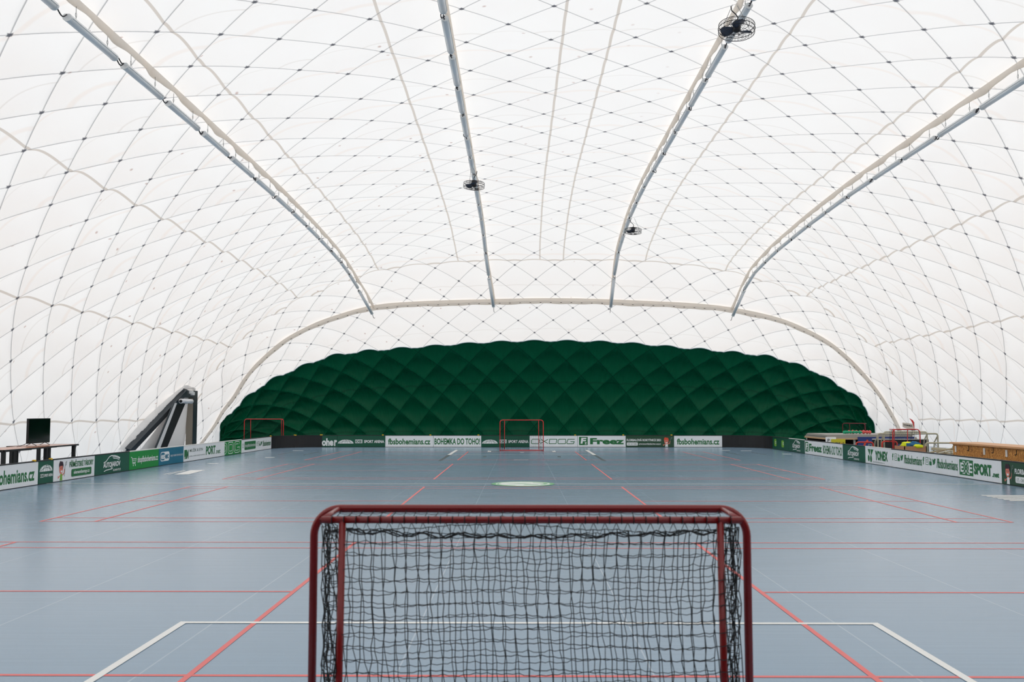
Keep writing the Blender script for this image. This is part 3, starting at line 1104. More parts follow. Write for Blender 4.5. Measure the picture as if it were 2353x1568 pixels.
# --- left side, near to far (each from its left edge to its right edge as seen from the court)
jl = [17.66, 19.66, 20.31, 22.3, 24.3, 26.3, 28.25, 30.25, 32.22, 34.17, 36.1, 38.3]
left = [
    ('white rink board with a green web address, left of the narrow dark green arena board', 'white', 'black', [('t', FBS, .06, .10, 1.85, .38, G, .03)], 1.85),
    ('narrow dark green rink board with a white arena dome, below the television desk', 'dgreen', 'black', arena_icon(.06, .6, .26, .40, 'wprint', 'dgreen') + exe_box(.08, .14, .22, .21, 'wprint', 'dgreen') + [('t', 'SPORT ARENA', .24, .145, .6, .205, 'wprint', .03)], .55),
    ('white rink board with a cartoon boy with dark hair holding a stick', 'white', 'black', kid(.34, 'hairprint', 'lime') + [('t', 'PŘÍMĚSTSKÉ TÁBORY', .72, .28, 1.9, .44, G, .02), ('r', .82, .07, 1.8, .235, .03, G), ('t', 'elementkempy.cz', .92, .10, 1.7, .20, 'wprint', .02)], None),
    ('dark green rink board with a white car outline, left of the bright green board', 'dgreen', 'black', car_logo(2.0), None),
    ('bright green rink board with a white shopping cart and web address', 'bgreen', 'rail_w', [('s', [(.1, .34), (.17, .32), (.22, .17), (.4, .17)], .018, 'wprint'), ('s', [(.18, .29), (.44, .29), (.41, .2), (.21, .2)], .016, 'wprint'), ('s', [(.2, .25), (.42, .25)], .012, 'wprint'), ('d', .25, .125, .022, .022, 'wprint'), ('d', .38, .125, .022, .022, 'wprint'), ('t', 'shopfbsbohemians.cz', .52, .13, 1.92, .34, 'wprint', .02)], None),
    ('teal blue rink board with a rounded white emblem, below the steel gateway', 'teal', 'rail_w', [('r', .12, .12, .80, .38, .09, 'wprint'), ('r', .145, .145, .44, .355, .07, 'teal'), ('t', 'es', .17, .18, .43, .30, 'wprint', .03), ('t', 'et', .47, .18, .74, .33, 'teal', .03), ('t', 'ENJOY SAFER TECHNOLOGY', .88, .20, 1.88, .27, 'wprint', .0)], None),
    ('white rink board with a dark green block emblem and thin grey lettering', 'white', 'rail_w', [('p', [(.06, .09), (.28, .09), (.28, .36), (.06, .36)], G), ('t', 'ok', .07, .1, .17, .17, 'wprint', .02), ('t', 'M', .24, .09, .42, .36, G, .05), ('t', 'MUŽÍK & SYN', .52, .28, 1.7, .39, 'gprint', .01), ('t', 'výroba a montáž ocelových konstrukcí', .48, .12, 1.92, .18, 'gprint', .0)], None),
    ('white rink board with big green letters cut off, next to the outlined green board', 'white', 'rail_w', [('t', 'PORT', .03, .12, .98, .40, G, .045), ('t', '.net', 1.0, .12, 1.5, .25, G, .02)], None),
    ('green rink board with white outlined block letters, on the side of the gateway', 'bgreen', 'rail_w', None, None),
    ('white rink board with a green rounded box and small bars, near the spare goal', 'white', 'black', [('r', .38, .1, 1.85, .4, .05, G), ('t', 'shopfbsbohemians', .45, .16, 1.8, .32, 'wprint', .0), ('s', [(.1, .2), (.26, .2)], .02, G), ('s', [(.1, .26), (.26, .26)], .02, G), ('s', [(.1, .32), (.26, .32)], .02, G)], None),
    ('white rink board with four small green icons, next to the black corner boards', 'white', 'black', social_icons(.05, .75, .18, .36, G) + [('t', '/fbsbohemians', .88, .15, 2.08, .36, G, .01)], 2.15),
]


def outline_word(word, x0, x1, z0, z1, w, mt, inner=None):
    """squared racing-style capitals drawn as strokes"""
    n = len(word)
    cw = (x1 - x0) / n
    o = []
    for i, c in enumerate(word):
        a, b = x0 + cw * i + cw * .06, x0 + cw * (i + 1) - cw * .06
        h = z1 - z0
        sl = h * .25
        zz0, zz1 = z0, z1
        if c == 'O':
            o.append(('s', [(a + sl * .3, zz0), (b - sl * .5, zz0), (b - sl * .1, zz0 + h * .2), (b, zz1 - h * .2), (b - sl * .2, zz1), (a + sl, zz1), (a + sl * .3, zz1 - h * .2), (a, zz0 + h * .2)], w, mt, True))
        elif c == 'X':
            o.append(('s', [(a, zz0), (b, zz1)], w, mt))
            o.append(('s', [(a + sl * .6, zz1), (b - sl * .2, zz0)], w, mt))
        elif c == 'D':
            o.append(('s', [(a, zz0), (b - sl, zz0), (b, zz1 - h * .25), (b - sl * .2, zz1), (a + sl * .5, zz1)], w, mt, True))
        elif c == 'G':
            o.append(('s', [(b, zz1), (a + sl, zz1), (a, zz0 + h * .2), (a + sl * .3, zz0), (b - sl, zz0), (b - sl * .4, zz0 + h * .45), (a + cw * .4, zz0 + h * .45)], w, mt))
    return o


def dog_letters():
    o = [('s', arc(.02, .25, .22, .19, -90, 90, 10), .022, 'wprint'), ('s', arc(.02, .25, .12, .10, -90, 90, 10), .018, 'wprint')]
    o += [('s', rrect(.36, .06, .96, .44, .12), .022, 'wprint', True), ('s', rrect(.47, .14, .85, .36, .07), .018, 'wprint', True)]
    o += [('s', [(1.68, .34), (1.68, .41), (1.6, .44), (1.18, .44), (1.06, .34), (1.06, .16), (1.18, .06), (1.6, .06), (1.7, .1), (1.7, .24), (1.42, .24)], .022, 'wprint')]
    o += [('s', [(1.55, .36), (1.22, .36), (1.17, .3), (1.17, .2), (1.22, .14), (1.55, .14), (1.58, .18)], .018, 'wprint'), ('d', 1.8, .08, .02, .02, 'wprint')]
    return o


for i, (lab, fc, rl, ops, clip) in enumerate(left):
    board(lab, (XL, jl[i]), (XL, jl[i + 1]), fc, rl, dog_letters() if ops is None else ops, clip)

# --- left corner: two black boards on the curve
RC = 1.7
cc = (XL + RC, YF - RC)
ap = lambda a: (cc[0] - RC * math.cos(R(a)), cc[1] + RC * math.sin(R(a)))
curved_board('plain black curved rink board in front of the spare goal', [ap(a) for a in np.linspace(0.5, 52, 12)], 'blackmat', 'black', True)
curved_board('plain black rink board between the curved corner and the first green end board', [ap(a) for a in np.linspace(52.5, 90, 10)] + [(-8.34, YF)], 'blackmat', 'black', True)


# --- far end
def fz_logo():
    return [('r', .06, .09, .42, .43, .02, G), ('t', 'F', .12, .15, .33, .39, 'wprint', .04, 0, .15), ('t', 'z', .29, .12, .38, .21, 'wprint', .02), ('t', 'Freez', .52, .12, 1.93, .38, G, .045)]


arena_ops = arena_icon(.03, .68, .15, .32, 'wprint', 'dgreen') + exe_box(.75, .165, 1.05, .315, 'wprint', 'dgreen') + [('t', 'SPORT ARENA', 1.12, .175, 1.96, .295, 'wprint', .035)]
jf = [-8.33, -7.67] + [-5.67 + 2 * k for k in range(8)]
far = [
    ('narrow dark green end board with cut-off white letters, beside the black left corner boards', 'dgreen', [('t', 'ohe', .02, .05, .50, .37, 'wprint', .05), ('t', 'r', .53, .05, .65, .30, 'wprint', .05)], None),
    ('dark green end board with a white arena dome, beside the narrow board of cut-off letters', 'dgreen', arena_ops, 1.9),
    ('white end board with a green web address, left of the green slogan board', 'white', [('t', FBS, .12, .11, 1.88, .36, G, .03)], 1.88),
    ('white end board with a green slogan in capitals, left of the far goal', 'white', [('t', 'BOHEMKA DO TOHO!', .05, .11, 1.95, .37, G, .03)], 1.88),
    ('dark green end board with a white arena dome, standing behind the far goal', 'dgreen', arena_ops, None),
    ('white end board with thin angular green capitals, partly behind the far goal post', 'white', outline_word('OXDOG', .06, 1.9, .15, .33, .026, G), 1.9),
    ('white end board with a green square emblem, right of the far goal', 'white', fz_logo(), 1.9),
    ('olive green end board with white text and a cartoon red-haired girl', 'fgreen', [('t', 'FLORBALOVÁ ROKYTNICE 2021', .04, .25, 1.46, .37, 'wprint', .03), ('r', .04, .07, .5, .20, .03, 'wprint'), ('t', '24.7.-31.7.2021', .08, .1, .46, .17, 'fgreen', .0), ('t', 'LETNÍ SOUSTŘEDĚNÍ PRO HOLKY', .54, .10, 1.46, .18, 'wprint', .02)] + kid(1.68, 'orangeprint', 'wprint', .24), 1.9),
    ('white end board with a green web address, next to the plain black right corner board', 'white', [('t', FBS, .12, .11, 1.88, .36, G, .03)], None),
]
for i, (lab, fc, ops, clip) in enumerate(far):
    board(lab, (jf[i], YF), (jf[i + 1], YF), fc, 'black', ops, clip)
RR_ = 1.6
c2 = (XR - RR_, YF - RR_)
ar = lambda a: (c2[0] + RR_ * math.cos(R(a)), c2[1] + RR_ * math.sin(R(a)))
curved_board('long plain black curved rink board in the right far corner', [(jf[-1], YF)] + [ar(a) for a in np.linspace(90, 0, 18)], 'blackmat', 'black')

# --- right side, far to near
jr = [38.38, 36.0, 34.0, 32.0, 30.0, 28.03, 26.05, 24.07, 22.1, 20.08, 18.05]
BOH = [('t', 'BOHEMKA DO TOHO!', .05, .10, 1.95, .38, G, .03)]
right = [
    ('green rink board with two pale green blobs, next to the black right corner', 'dgreen', 'black', [('r', .3, .12, .62, .40, .06, 'lime'), ('d', .52, .27, .05, .06, 'wprint'), ('d', .53, .27, .02, .03, 'black'), ('r', 1.35, .12, 1.7, .38, .06, 'lime'), ('d', 1.6, .26, .05, .06, 'wprint'), ('d', 1.61, .26, .02, .03, 'black')], None),
    ('dark green rink board with a white car outline and a white top rail', 'dgreen', 'rail_w', car_logo(2.0), None),
    ('white rink board with green square emblem, in front of the yellow sign', 'white', 'black', fz_logo(), None),
    ('white rink board with a green slogan in capitals, in front of the blue board pile', 'white', 'black', BOH, 1.85),
    ('dark green rink board with white car outline, black top rail, below the blue printed panel', 'dgreen', 'black', car_logo(2.0), None),
    ('white rink board with a green emblem of ovals and triangles', 'white', 'rail_w', [('p', [(.20, .42), (.40, .42), (.36, .24)], G), ('p', [(.42, .42), (.66, .42), (.46, .22)], G), ('d', .28, .16, .07, .09, G), ('d', .46, .15, .07, .10, G), ('t', 'YONEX', .78, .13, 1.72, .40, G, .045), ('t', 'www.florbalovaobuv.cz', .6, .06, 1.5, .10, 'gprint', .0)], None),
    ('white rink board with four green icons, in front of the box of bright vests', 'white', 'black', social_icons(.05, .75, .19, .38, G) + [('t', '/fbsbohemians', .86, .15, 1.98, .38, G, .01)], None),
    ('white rink board with four green icons, in front of the heap of cream tubes', 'white', 'black', social_icons(.05, .75, .19, .38, G) + [('t', '/fbsbohemians', .86, .15, 1.98, .38, G, .01)], None),
    ('white rink board with a green boxed emblem and large lettering, below the chipboard stand', 'white', 'black', [('r', .09, .07, .76, .42, .01, G)] + [('t', 'E', .14, .14, .30, .35, 'wprint', .03), ('t', 'E', .55, .14, .72, .35, 'wprint', .03), ('t', 'X', .24, .1, .60, .39, 'wprint', .09), ('t', 'X', .27, .12, .57, .37, G, .03), ('t', 'SPORT', .80, .12, 1.60, .37, G, .05), ('t', '.net', 1.63, .12, 1.92, .22, G, .03)], None),
    ('olive green rink board with a cartoon dark-haired boy raising a stick', 'fgreen', 'black', kid(.26, 'hairprint', 'wprint') + [('t', 'FLORBALOVÁ ROKYTNICE', .56, .25, 1.95, .38, 'wprint', .03), ('r', .58, .07, 1.2, .20, .03, 'wprint'), ('t', '17. - 24.7.2021', .64, .1, 1.14, .165, 'fgreen', .0)], None),
]
for i, (lab, fc, rl, ops, clip) in enumerate(right):
    board(lab, (XR, jr[i]), (XR, jr[i + 1]), fc, rl, ops, clip)

# ------------------------------------------------------------------ goals
def net_patch(q, fn, nu, nv, r, sag=0.004, seed=0, seg=3, sub=1):
    rnd = random.Random(seed)
    off = [[Vector((rnd.uniform(-1, 1), rnd.uniform(-1, 1), rnd.uniform(-1, 1))) * sag for _ in range(nv + 1)] for _ in range(nu + 1)]
    pt = [[Vector(fn(i / nu, j / nv)) + off[i][j] for j in range(nv + 1)] for i in range(nu + 1)]
    for i in range(nu + 1):
        q.tube([pt[i][j] for j in range(nv + 1)], r, seg, 0, False, False)
    for j in range(nv + 1):
        L = []
        for i in range(nu + 1):
            L.append(pt[i][j])
            if sub and i < nu:
                L.append((pt[i][j] + pt[i + 1][j]) / 2 - Vector((0, 0, sag * 0.8)))
        q.tube(L, r * 0.85, seg, 0, False, False)


def goal(label, loc, rz, red, w=1.6, h=1.15, dt=0.33, db=0.42, tr=0.0155, fine=True, xb=0.72, xp=0.648, group=None, name='floorball_goal', netr=0.0021):
    """front plane at local y=0 facing -y, back towards +y"""
    t = thing(name, label, 'goal', loc, rz, group)
    hw = w / 2 + tr
    top = h + tr
    q = MB()
    q.tube(fillet([(-hw, 0, 0), (-hw, 0, top), (hw, 0, top), (hw, 0, 0)], 0.10, 10), tr, 14)
    q.build('front_frame', red, t)
    q = MB()
    q.tube([(-xb, dt, top - 0.005), (xb, dt, top - 0.005)], tr * 0.78, 12)
    q.build('back_bar', red, t)
    for s in (-1, 1):
        q = MB()
        q.tube([(s * xb, 0.0, top), (s * xb, dt, top - 0.005)], tr * 0.6, 10)
        q.build('top_strut', red, t)
        q = MB()
        q.tube([(s * xp, dt, top - 0.01), (s * xp, dt + 0.03, top * 0.55), (s * (xp + .005), db, 0.05)], tr * 0.8, 10)
        q.build('back_post', red, t)
    q = MB()
    q.tube(fillet([(-hw, 0, 0.018), (-hw + 0.02, db, 0.018), (hw - 0.02, db, 0.018), (hw, 0, 0.018)], 0.10, 8), tr, 10)
    q.build('base_frame', red, t)
    nu, nv = (35, 26) if fine else (22, 15)
    q = MB()

    def back(a, b):
        x = (a * 2 - 1) * (xb * 0.985)
        z = (top - 0.03) * (1 - b) + 0.03 * b
        y = dt + (db - dt) * b + 0.035 * math.sin(PI * b) * math.sin(PI * a) + 0.01 * math.sin(a * 9 + b * 4)
        return (x + 0.012 * math.sin(b * 7 + a * 3), y, z - 0.012 * math.sin(a * 8))
    net_patch(q, back, nu, nv, netr, 0.004 if fine else 0.0, 1)

    def topn(a, b):
        x = (a * 2 - 1) * (xb * 0.98)
        return (x + 0.02 * b, dt * b, top - 0.004 - 0.02 * math.sin(PI * b))
    net_patch(q, topn, nu, 7 if fine else 4, netr * .8, 0.003, 2)
    for s in (-1, 1):
        def side(a, b, s=s):
            z = (top - 0.03) * (1 - b) + 0.03 * b
            y = a * (dt + (db - dt) * b)
            x = s * (hw - 0.02 + (xb - 0.02 - hw) * (0.25 + 0.75 * a) - 0.02 * math.sin(PI * b) * math.sin(PI * a) - 0.035 * math.sin(a * 11 + b * 5) * a)
            return (x, y, z)
        net_patch(q, side, 12 if fine else 6, nv, netr, 0.007 if fine else 0.0, 3 + s)
    if fine:
        # lacing around the back bar
        for i in range(34):
            x = (i / 33 * 2 - 1) * xb * 0.95
            q.tube([(x + tr * .95 * 0, dt + tr * .85 * math.cos(a), top - 0.005 + tr * .85 * math.sin(a)) for a in np.linspace(0, 2 * PI, 9)], 0.0017, 4)
    q.build('net', 'net', t)
    if fine:
        # loose drop net hanging inside, gathered under the back bar
        q = MB()

        def drop(a, b):
            x = (a * 2 - 1) * (xb * 0.93) * (1 - 0.05 * b)
            z = (top - 0.05 - 0.02 * math.sin(a * PI)) * (1 - b) + 0.10 * b
            y = dt * 0.62 + 0.05 * math.sin(a * 5 + 1) * b + 0.02 * math.sin(a * 17)
            return (x + 0.015 * math.sin(b * 6), y, z - 0.04 * a * b + 0.02 * math.sin(a * 6) * b)
        net_patch(q, drop, 34, 25, 0.0018, 0.005, 9)
        rnd = random.Random(4)
        for k in range(3):
            q.tube([((i / 60 * 2 - 1) * xb * 0.96, dt * 0.9 - 0.01 * k, top - 0.045 - 0.022 * math.sin(i / 60 * PI) + 0.008 * math.sin(i * 1.1 + k) + rnd.uniform(-.004, .004)) for i in range(61)], 0.0022, 4)
        for i in range(36):
            x = (i / 35 * 2 - 1) * xb * 0.95
            q.tube([(x, dt, top - 0.012), (x + 0.018, dt * 0.95, top - 0.06), (x + 0.04, dt, top - 0.012)], 0.0016, 4)
        q.build('drop_net', 'net', t)
    return t


# the near goal turns its back to the camera: front plane faces +Y
goal('dark red floorball goal seen from behind, large and close to the camera', (-0.02, 3.435, 0), PI, 'red')
goal('bright red floorball goal facing the pitch in front of the far end boards', (0.0, 36.2, 0), 0, 'redfar', netr=0.003, fine=False)
goal('red spare goal standing behind the black left corner boards', (-10.72, 39.9, 0), 0.0, 'redfar', netr=0.003, fine=False)
goal('small red goal with a loose net, standing in front of the cream tube frames', (10.9, 27.3, 0), R(6), 'redfar', w=0.78, h=0.98, xb=0.34, xp=0.2, dt=0.3, db=0.5, fine=False, tr=0.014, netr=0.003)
goal('dark red goal half hidden behind the flat pile of boards by the green end fabric', (14.2, 41.2, 0), R(-48), 'dkred', w=1.0, h=0.96, xb=0.42, xp=0.36, dt=0.3, db=0.5, fine=False, tr=0.016, netr=0.003)

# ------------------------------------------------------------------ lamp rails (hanging fabric flaps) and tube lamps
ROWU = []


def u_for_x(x, v):
    us_ = np.linspace(-HALF, HALF, 800)
    return float(np.interp(x, surf(us_, np.full(800, v))[:, 0], us_))


ROWS = [(-8.52, 'the outer row on the gateway side'), (-2.84, 'the inner row with a single fan'), (2.80, 'the inner row with two fans'), (8.36, 'the outer row above the chipboard stand')]
FL = 0.11


def row_u(u0, v):
    # the outer rows drift a little outwards towards the far arch
    f = min(1, max(0, (v - 28) / 16))
    return u0 + (0.34 * f if u0 > 5 else (-0.22 * f if u0 < -5 else 0))


OFF = 0.335
for k, (u_row, _) in enumerate(ROWS):
    q = MB()
    vs = np.arange(12.0, V_SEAM - 0.05, 0.12)
    Vt = []
    for v in vs:
        u = row_u(u_row, v)
        p = S1(u, v)
        side = Vector((1, 0, 0))
        wob = 0.025 * math.sin(v * 3.4 + k) + 0.015 * math.sin(v * 7.7)
        e0 = S1(u + 0.05, v) + Nin(u, v) * 0.012
        e1 = S1(u - 0.05, v) + Nin(u, v) * 0.012
        b = p + Vector((wob, 0, -FL + 0.02 * math.sin(v * 3.1)))
        Vt += [e0, e1, b + side * 0.012, b - side * 0.012]
    n4 = len(vs)
    F = []
    for i in range(n4 - 1):
        a = i * 4
        F += [(a, a + 2, a + 6, a + 4), (a + 1, a + 5, a + 7, a + 3), (a + 2, a + 3, a + 7, a + 6)]
    q.add(Vt, F, 0, False)
    struct(q.build('trim_%d' % (3 + k), 'flap'))

LL = 1.78
lp = thing('tube_lamp', 'x', 'lamp')
q = MB()
q.prism([(-0.075, -0.055), (0.075, -0.055), (0.068, -0.03), (0.045, 0.0), (-0.045, 0.0), (-0.068, -0.03)], (-LL / 2, LL / 2))
q.box(-LL * .42, -0.03, 0.0, -LL * .30, 0.03, 0.014)
q.box(LL * .30, -0.03, 0.0, LL * .42, 0.03, 0.014)
q.build('housing', 'lampbody', lp)
q = MB()
prof_d = [(0.066 * math.cos(a), -0.056 - 0.058 * math.sin(a)) for a in np.linspace(0, PI, 13)]
q.prism(prof_d, (-LL / 2 + 0.05, LL / 2 - 0.05), 0, True)
q.build('diffuser', 'diffuser', lp)
for s in (-1, 1):
    q = MB()
    q.prism([(0.072 * math.cos(a), -0.056 - 0.062 * math.sin(a)) for a in np.linspace(0, PI, 11)], tuple(sorted((s * (LL / 2 - 0.05), s * LL / 2))))
    q.build('end_cap', 'lampbody', lp)
for s in (-1, 1):
    q = MB()
    x = s * LL * 0.33
    q.tube([(x, 0.0, 0.01), (x, 0, 0.07)], 0.005, 5)
    q.tube([(x + 0.022 * math.cos(a), 0, 0.10 + 0.035 * math.sin(a)) for a in np.linspace(-PI / 2, 1.5 * PI, 13)], 0.005, 5)
    q.tube([(x, 0, 0.135), (x, 0, 0.24)], 0.005, 5)
    q.build('hanger', 'steel', lp)
starts = [13.67 - 2.13 + 0.52, 17.62 - 2.07, 17.35 - 2.07, 18.15 - 2.08]
pitch = [2.13, 2.04, 2.06, 2.08]
ordn = ['first', 'second', 'third', 'fourth', 'fifth', 'sixth', 'seventh', 'eighth', 'ninth', 'tenth', 'eleventh', 'twelfth', 'thirteenth', 'fourteenth', 'fifteenth', 'sixteenth', 'seventeenth', 'eighteenth']
first = True
cab_rnd = random.Random(11)
for k, (u, rowname) in enumerate(ROWS):
    # arc positions along the row
    vg = np.linspace(8, V_SEAM, 900)
    pg = surf(np.array([row_u(u, x_) for x_ in vg]), vg)
    Yg = pg[:, 1]
    sg_ = np.r_[0, np.cumsum(np.linalg.norm(np.diff(pg, axis=0), axis=1))]
    s0 = float(np.interp(starts[k], Yg, sg_))
    send = sg_[-1]
    m = []
    s_ = s0
    nl = int(round((send - 0.02 - LL - s0) / pitch[k])) + 1
    # last lamp ends at the belt: stretch the pitch slightly to fit
    pit = (send - 0.02 - LL - s0) / (nl - 1)
    spots = []
    for j in range(nl):
        sa, sb = s0 + pit * j, s0 + pit * j + LL
        va, vb = float(np.interp(sa, sg_, vg)), float(np.interp(sb, sg_, vg))
        a, b = S1(row_u(u, va), va), S1(row_u(u, vb), vb)
        spots.append((a, b))
    for j, (a, b) in enumerate(spots):
        o = lp if first else copy_tree(lp)
        first = False
        d = (b - a).normalized()
        up = Vector((0, 0, 1))
        yy = up.cross(d).normalized()
        zz = d.cross(yy)
        c = (a + b) / 2
        c = c - zz * OFF
        o.matrix_world = Matrix((d, yy, zz)).transposed().to_4x4()
        o.location = c
        rank = nl - 1 - j
        tag(o, '%s grey tube lamp from the far arch in %s' % (ordn[rank], rowname), 'lamp', 'tube lamps in rows under the dome')
        if j < nl - 1:
            # supply cable to the next lamp, in this lamp's own frame
            d2 = (spots[j + 1][1] - spots[j + 1][0]).normalized()
            c2_ = (spots[j + 1][0] + spots[j + 1][1]) / 2 - Vector(d2.cross(up.cross(d2).normalized())) * OFF
            p0 = Vector((LL / 2, 0, -0.05))
            Mi = Matrix((d, yy, zz))
            p1 = Mi @ ((c2_ - d2 * (LL / 2)) - c) + Vector((-0.012, 0, -0.02))
            dr = cab_rnd.uniform(-0.10, 0.02)
            sd = cab_rnd.uniform(-0.09, 0.09)
            P_ = [p0 + (p1 - p0) * f + Vector((0, sd * math.sin(PI * f), dr * math.sin(PI * f) + (0.03 * math.sin(2 * PI * f)))) for f in np.linspace(0, 1, 11)]
            qq = MB()
            qq.tube(P_, 0.011, 6)
            qq.build('cable', 'cable', o)

# ------------------------------------------------------------------ fans
def make_fan():
    t = thing('hanging_fan', 'x', 'fan')
    RF = 0.325
    q = MB()
    for z, r in ((0.0, RF), (0.07, RF * .98), (-0.07, RF * .98)):
        q.tube([(r * math.cos(a), r * math.sin(a), z) for a in np.linspace(0, 2 * PI, 33)[:-1]], 0.006, 5, 0, True)
    for z, r in ((0.10, RF * .7), (-0.10, RF * .7), (0.11, RF * .4), (-0.11, RF * .4), (-0.115, RF * .16)):
        q.tube([(r * math.cos(a), r * math.sin(a), z) for a in np.linspace(0, 2 * PI, 29)[:-1]], 0.0035, 4, 0, True)
    for i in range(30):
        a = 2 * PI * i / 30
        q.tube([(r * math.cos(a), r * math.sin(a), z) for r, z in ((RF * .12, -.115), (RF * .45, -.108), (RF * .8, -.09), (RF * .98, -.055), (RF, 0), (RF * .98, .055), (RF * .8, .09), (RF * .45, .108), (RF * .2, .115))], 0.0024, 3, 0, False, False)
    q.build('cage', 'wire', t)
    for i in range(3):
        q = MB()
        a0 = 2 * PI * i / 3 + 0.4
        pts = []
        for r, w0, w1 in ((0.05, -.3, .3), (0.11, -.6, .45), (0.19, -.7, .45), (0.26, -.62, .30), (0.3, -.42, .02)):
            pts.append((r, w0, w1))
        V = []
        for r, w0, w1 in pts:
            for f in (0, .5, 1):
                a = a0 + w0 + (w1 - w0) * f
                V.append((r * math.cos(a), r * math.sin(a), -0.03 + 0.06 * f))
        n = len(V)
        V2 = V + [(x, y, z + 0.006) for x, y, z in V]
        F = []
        for i2 in range(len(pts) - 1):
            for k2 in range(2):
                a = i2 * 3 + k2
                F += [(a, a + 1, a + 4, a + 3), (n + a, n + a + 3, n + a + 4, n + a + 1)]
        rim = [0, 3, 6, 9, 12, 13, 14, 11, 8, 5, 2, 1]
        for x in range(len(rim)):
            y = (x + 1) % len(rim)
            F.append((rim[x], rim[y], n + rim[y], n + rim[x]))
        q.add(V2, F, 0, True)
        q.build('blade', 'fanblade', t)
    q = MB()
    q.tube([(0, 0, -0.05), (0, 0, -0.03), (0, 0, 0.12), (0, 0, 0.15)], [0.05, 0.07, 0.075, 0.05], 16)
    q.build('motor', 'fanmotor', t)
    q = MB()
    q.tube([(0, 0, 0.15), (0.02, 0, 0.22), (-0.02, 0, 0.28), (-0.1, 0, 0.34), (-0.12, 0, 0.42)], 0.011, 6)
    q.build('cable', 'cable', t)
    for s in (-1, 1):
        q = MB()
        q.tube([(s * RF * .72, 0, 0.07), (s * 0.05, 0.10, 0.52)], 0.006, 5)
        q.build('suspension_rope', 'steel', t)
    return t


fan = make_fan()
fans = [((3.83, 16.62, 8.36), 'black wire cage fan hanging at the top of the picture, the largest of the fans', (R(-6), R(5), 0.2)), ((-1.46, 28.7, 8.38), 'black wire cage fan hanging from the lamp row that has only one fan', (R(3), 0, 2.3)), ((4.24, 36.0, 8.33), 'smallest hanging black wire cage fan, closest to the far arch', (R(-2), R(2), 0.0))]
for i, (lc, lab, ro) in enumerate(fans):
    o = fan if i == 0 else copy_tree(fan)
    o.location = lc
    o.rotation_euler = ro
    tag(o, lab, 'fan', 'hanging fans under the lamp rows')

# ------------------------------------------------------------------ steel gateway in the left membrane wall
def dome_left(Y, h):
    """membrane point on the left wall at length Y and height h"""
    us_ = np.linspace(-HALF, -9.0, 300)
    v_ = Y
    for _ in range(4):
        P_ = surf(us_, np.full(300, v_))
        z = P_[:, 2]
        u_ = float(np.interp(h, z, us_))
        v_ += Y - float(np.interp(h, z, P_[:, 1]))
    return S1(u_, v_)


GX, GY0 = -13.9, 38.0
t = thing('gateway', 'dark steel entrance gateway with a slanted strut set into the white membrane wall', 'gateway', (GX, GY0 + .45, 0))
gl = lambda x, y, z: (x - GX, y - GY0, z)
q = MB()
q.beam(gl(-14.55, 34.95, 0.0), gl(GX, 39.0, 2.30), 0.22, 0.28)
q.build('slanted_strut', 'gate', t)
q = MB()
q.box(-.24, 38.75 - GY0, 2.06, .06, 40.42 - GY0, 2.36)
q.build('header', 'gate', t)
q = MB()
q.box(-.24, 39.92 - GY0, 0, .06, 40.42 - GY0, 2.06)
q.build('post', 'gate', t)
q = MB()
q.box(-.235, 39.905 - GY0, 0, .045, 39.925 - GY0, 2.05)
pc = q.build('post_reflection', 'gatesheen', t)  # beige reflection on the dark steel post, painted as a thin face of its own
pc['label'] = 'beige reflection painted on the side face of the post'
q = MB()
q.box(.06, 39.3 - GY0, 2.22, .13, 39.7 - GY0, 2.34, 0, 0.01)
q.box(.06, 39.5 - GY0, 2.16, .17, 39.75 - GY0, 2.30, 0, 0.01)
q.build('exit_lamp', 'lampbody', t)
q = MB()
sh = [(-14.35, 35.6, 0), (-14.2, 39.95, 0), (-14.05, 39.95, 2.1), (-14.05, 39.0, 2.1)]
q.add([gl(*p) for p in sh] + [gl(p[0] - .02, p[1], p[2]) for p in sh], [(0, 1, 2, 3), (7, 6, 5, 4)])
q.build('inner_sheet', 'domeplain', t)
# padded fabric collar between the frame and the membrane
q = MB()
outl = resample([(34.8, 0.0, 0), (35.9, 0.66, 0), (37.3, 1.46, 0), (38.7, 2.26, 0), (39.0, 2.38, 0), (39.8, 2.40, 0), (40.4, 2.36, 0), (40.48, 2.0, 0), (40.48, 1.2, 0), (40.48, 0.0, 0)], 90)[:, :2]
rnd = random.Random(5)
rings = [[], [], [], []]
for i in range(90):
    y, z = outl[i]
    a, b = outl[max(i - 1, 0)], outl[min(i + 1, 89)]
    ty, tz = b[0] - a[0], b[1] - a[1]
    ln = math.hypot(ty, tz)
    ny, nz = -tz / ln, ty / ln
    f = min(1, z / 2.3)
    xf = -14.55 + (GX + 14.55 - .06) * f - 0.05
    k_ = 0.10 + 0.16 * math.sin(PI * min(1, max(0, i / 62)))
    wv = [rnd.uniform(-.05, .05) + .04 * math.sin(i * .8 + r_) for r_ in range(4)]
    e_ = dome_left(y + ny * k_ * 1.2, max(0.0, z + nz * k_))
    p0 = Vector((xf, y, z))
    for r_, w_ in enumerate((0.0, 0.3, 0.65, 1.0)):
        p = p0.lerp(e_, w_)
        p.x += (wv[r_] * (.35 if r_ == 1 else 1) + .05 * math.sin(PI * w_)) * (0 < r_ < 3)
        p.z = max(0, p.z + (wv[r_] * .5 if r_ == 2 else 0))
        rings[r_].append(gl(*p))
V_ = [p for r_ in rings for p in r_]
q.add(V_, [(a * 90 + i, a * 90 + i + 1, (a + 1) * 90 + i + 1, (a + 1) * 90 + i) for a in range(3) for i in range(89)], 0, True)
q.build('fabric_collar', 'domeplain', t)

t = thing('banner_panel', 'tall black leaning panel with a white side rail inside the steel gateway', 'panel', (-14.00, 38.65, 0))
ox, oy = -14.00, 38.2


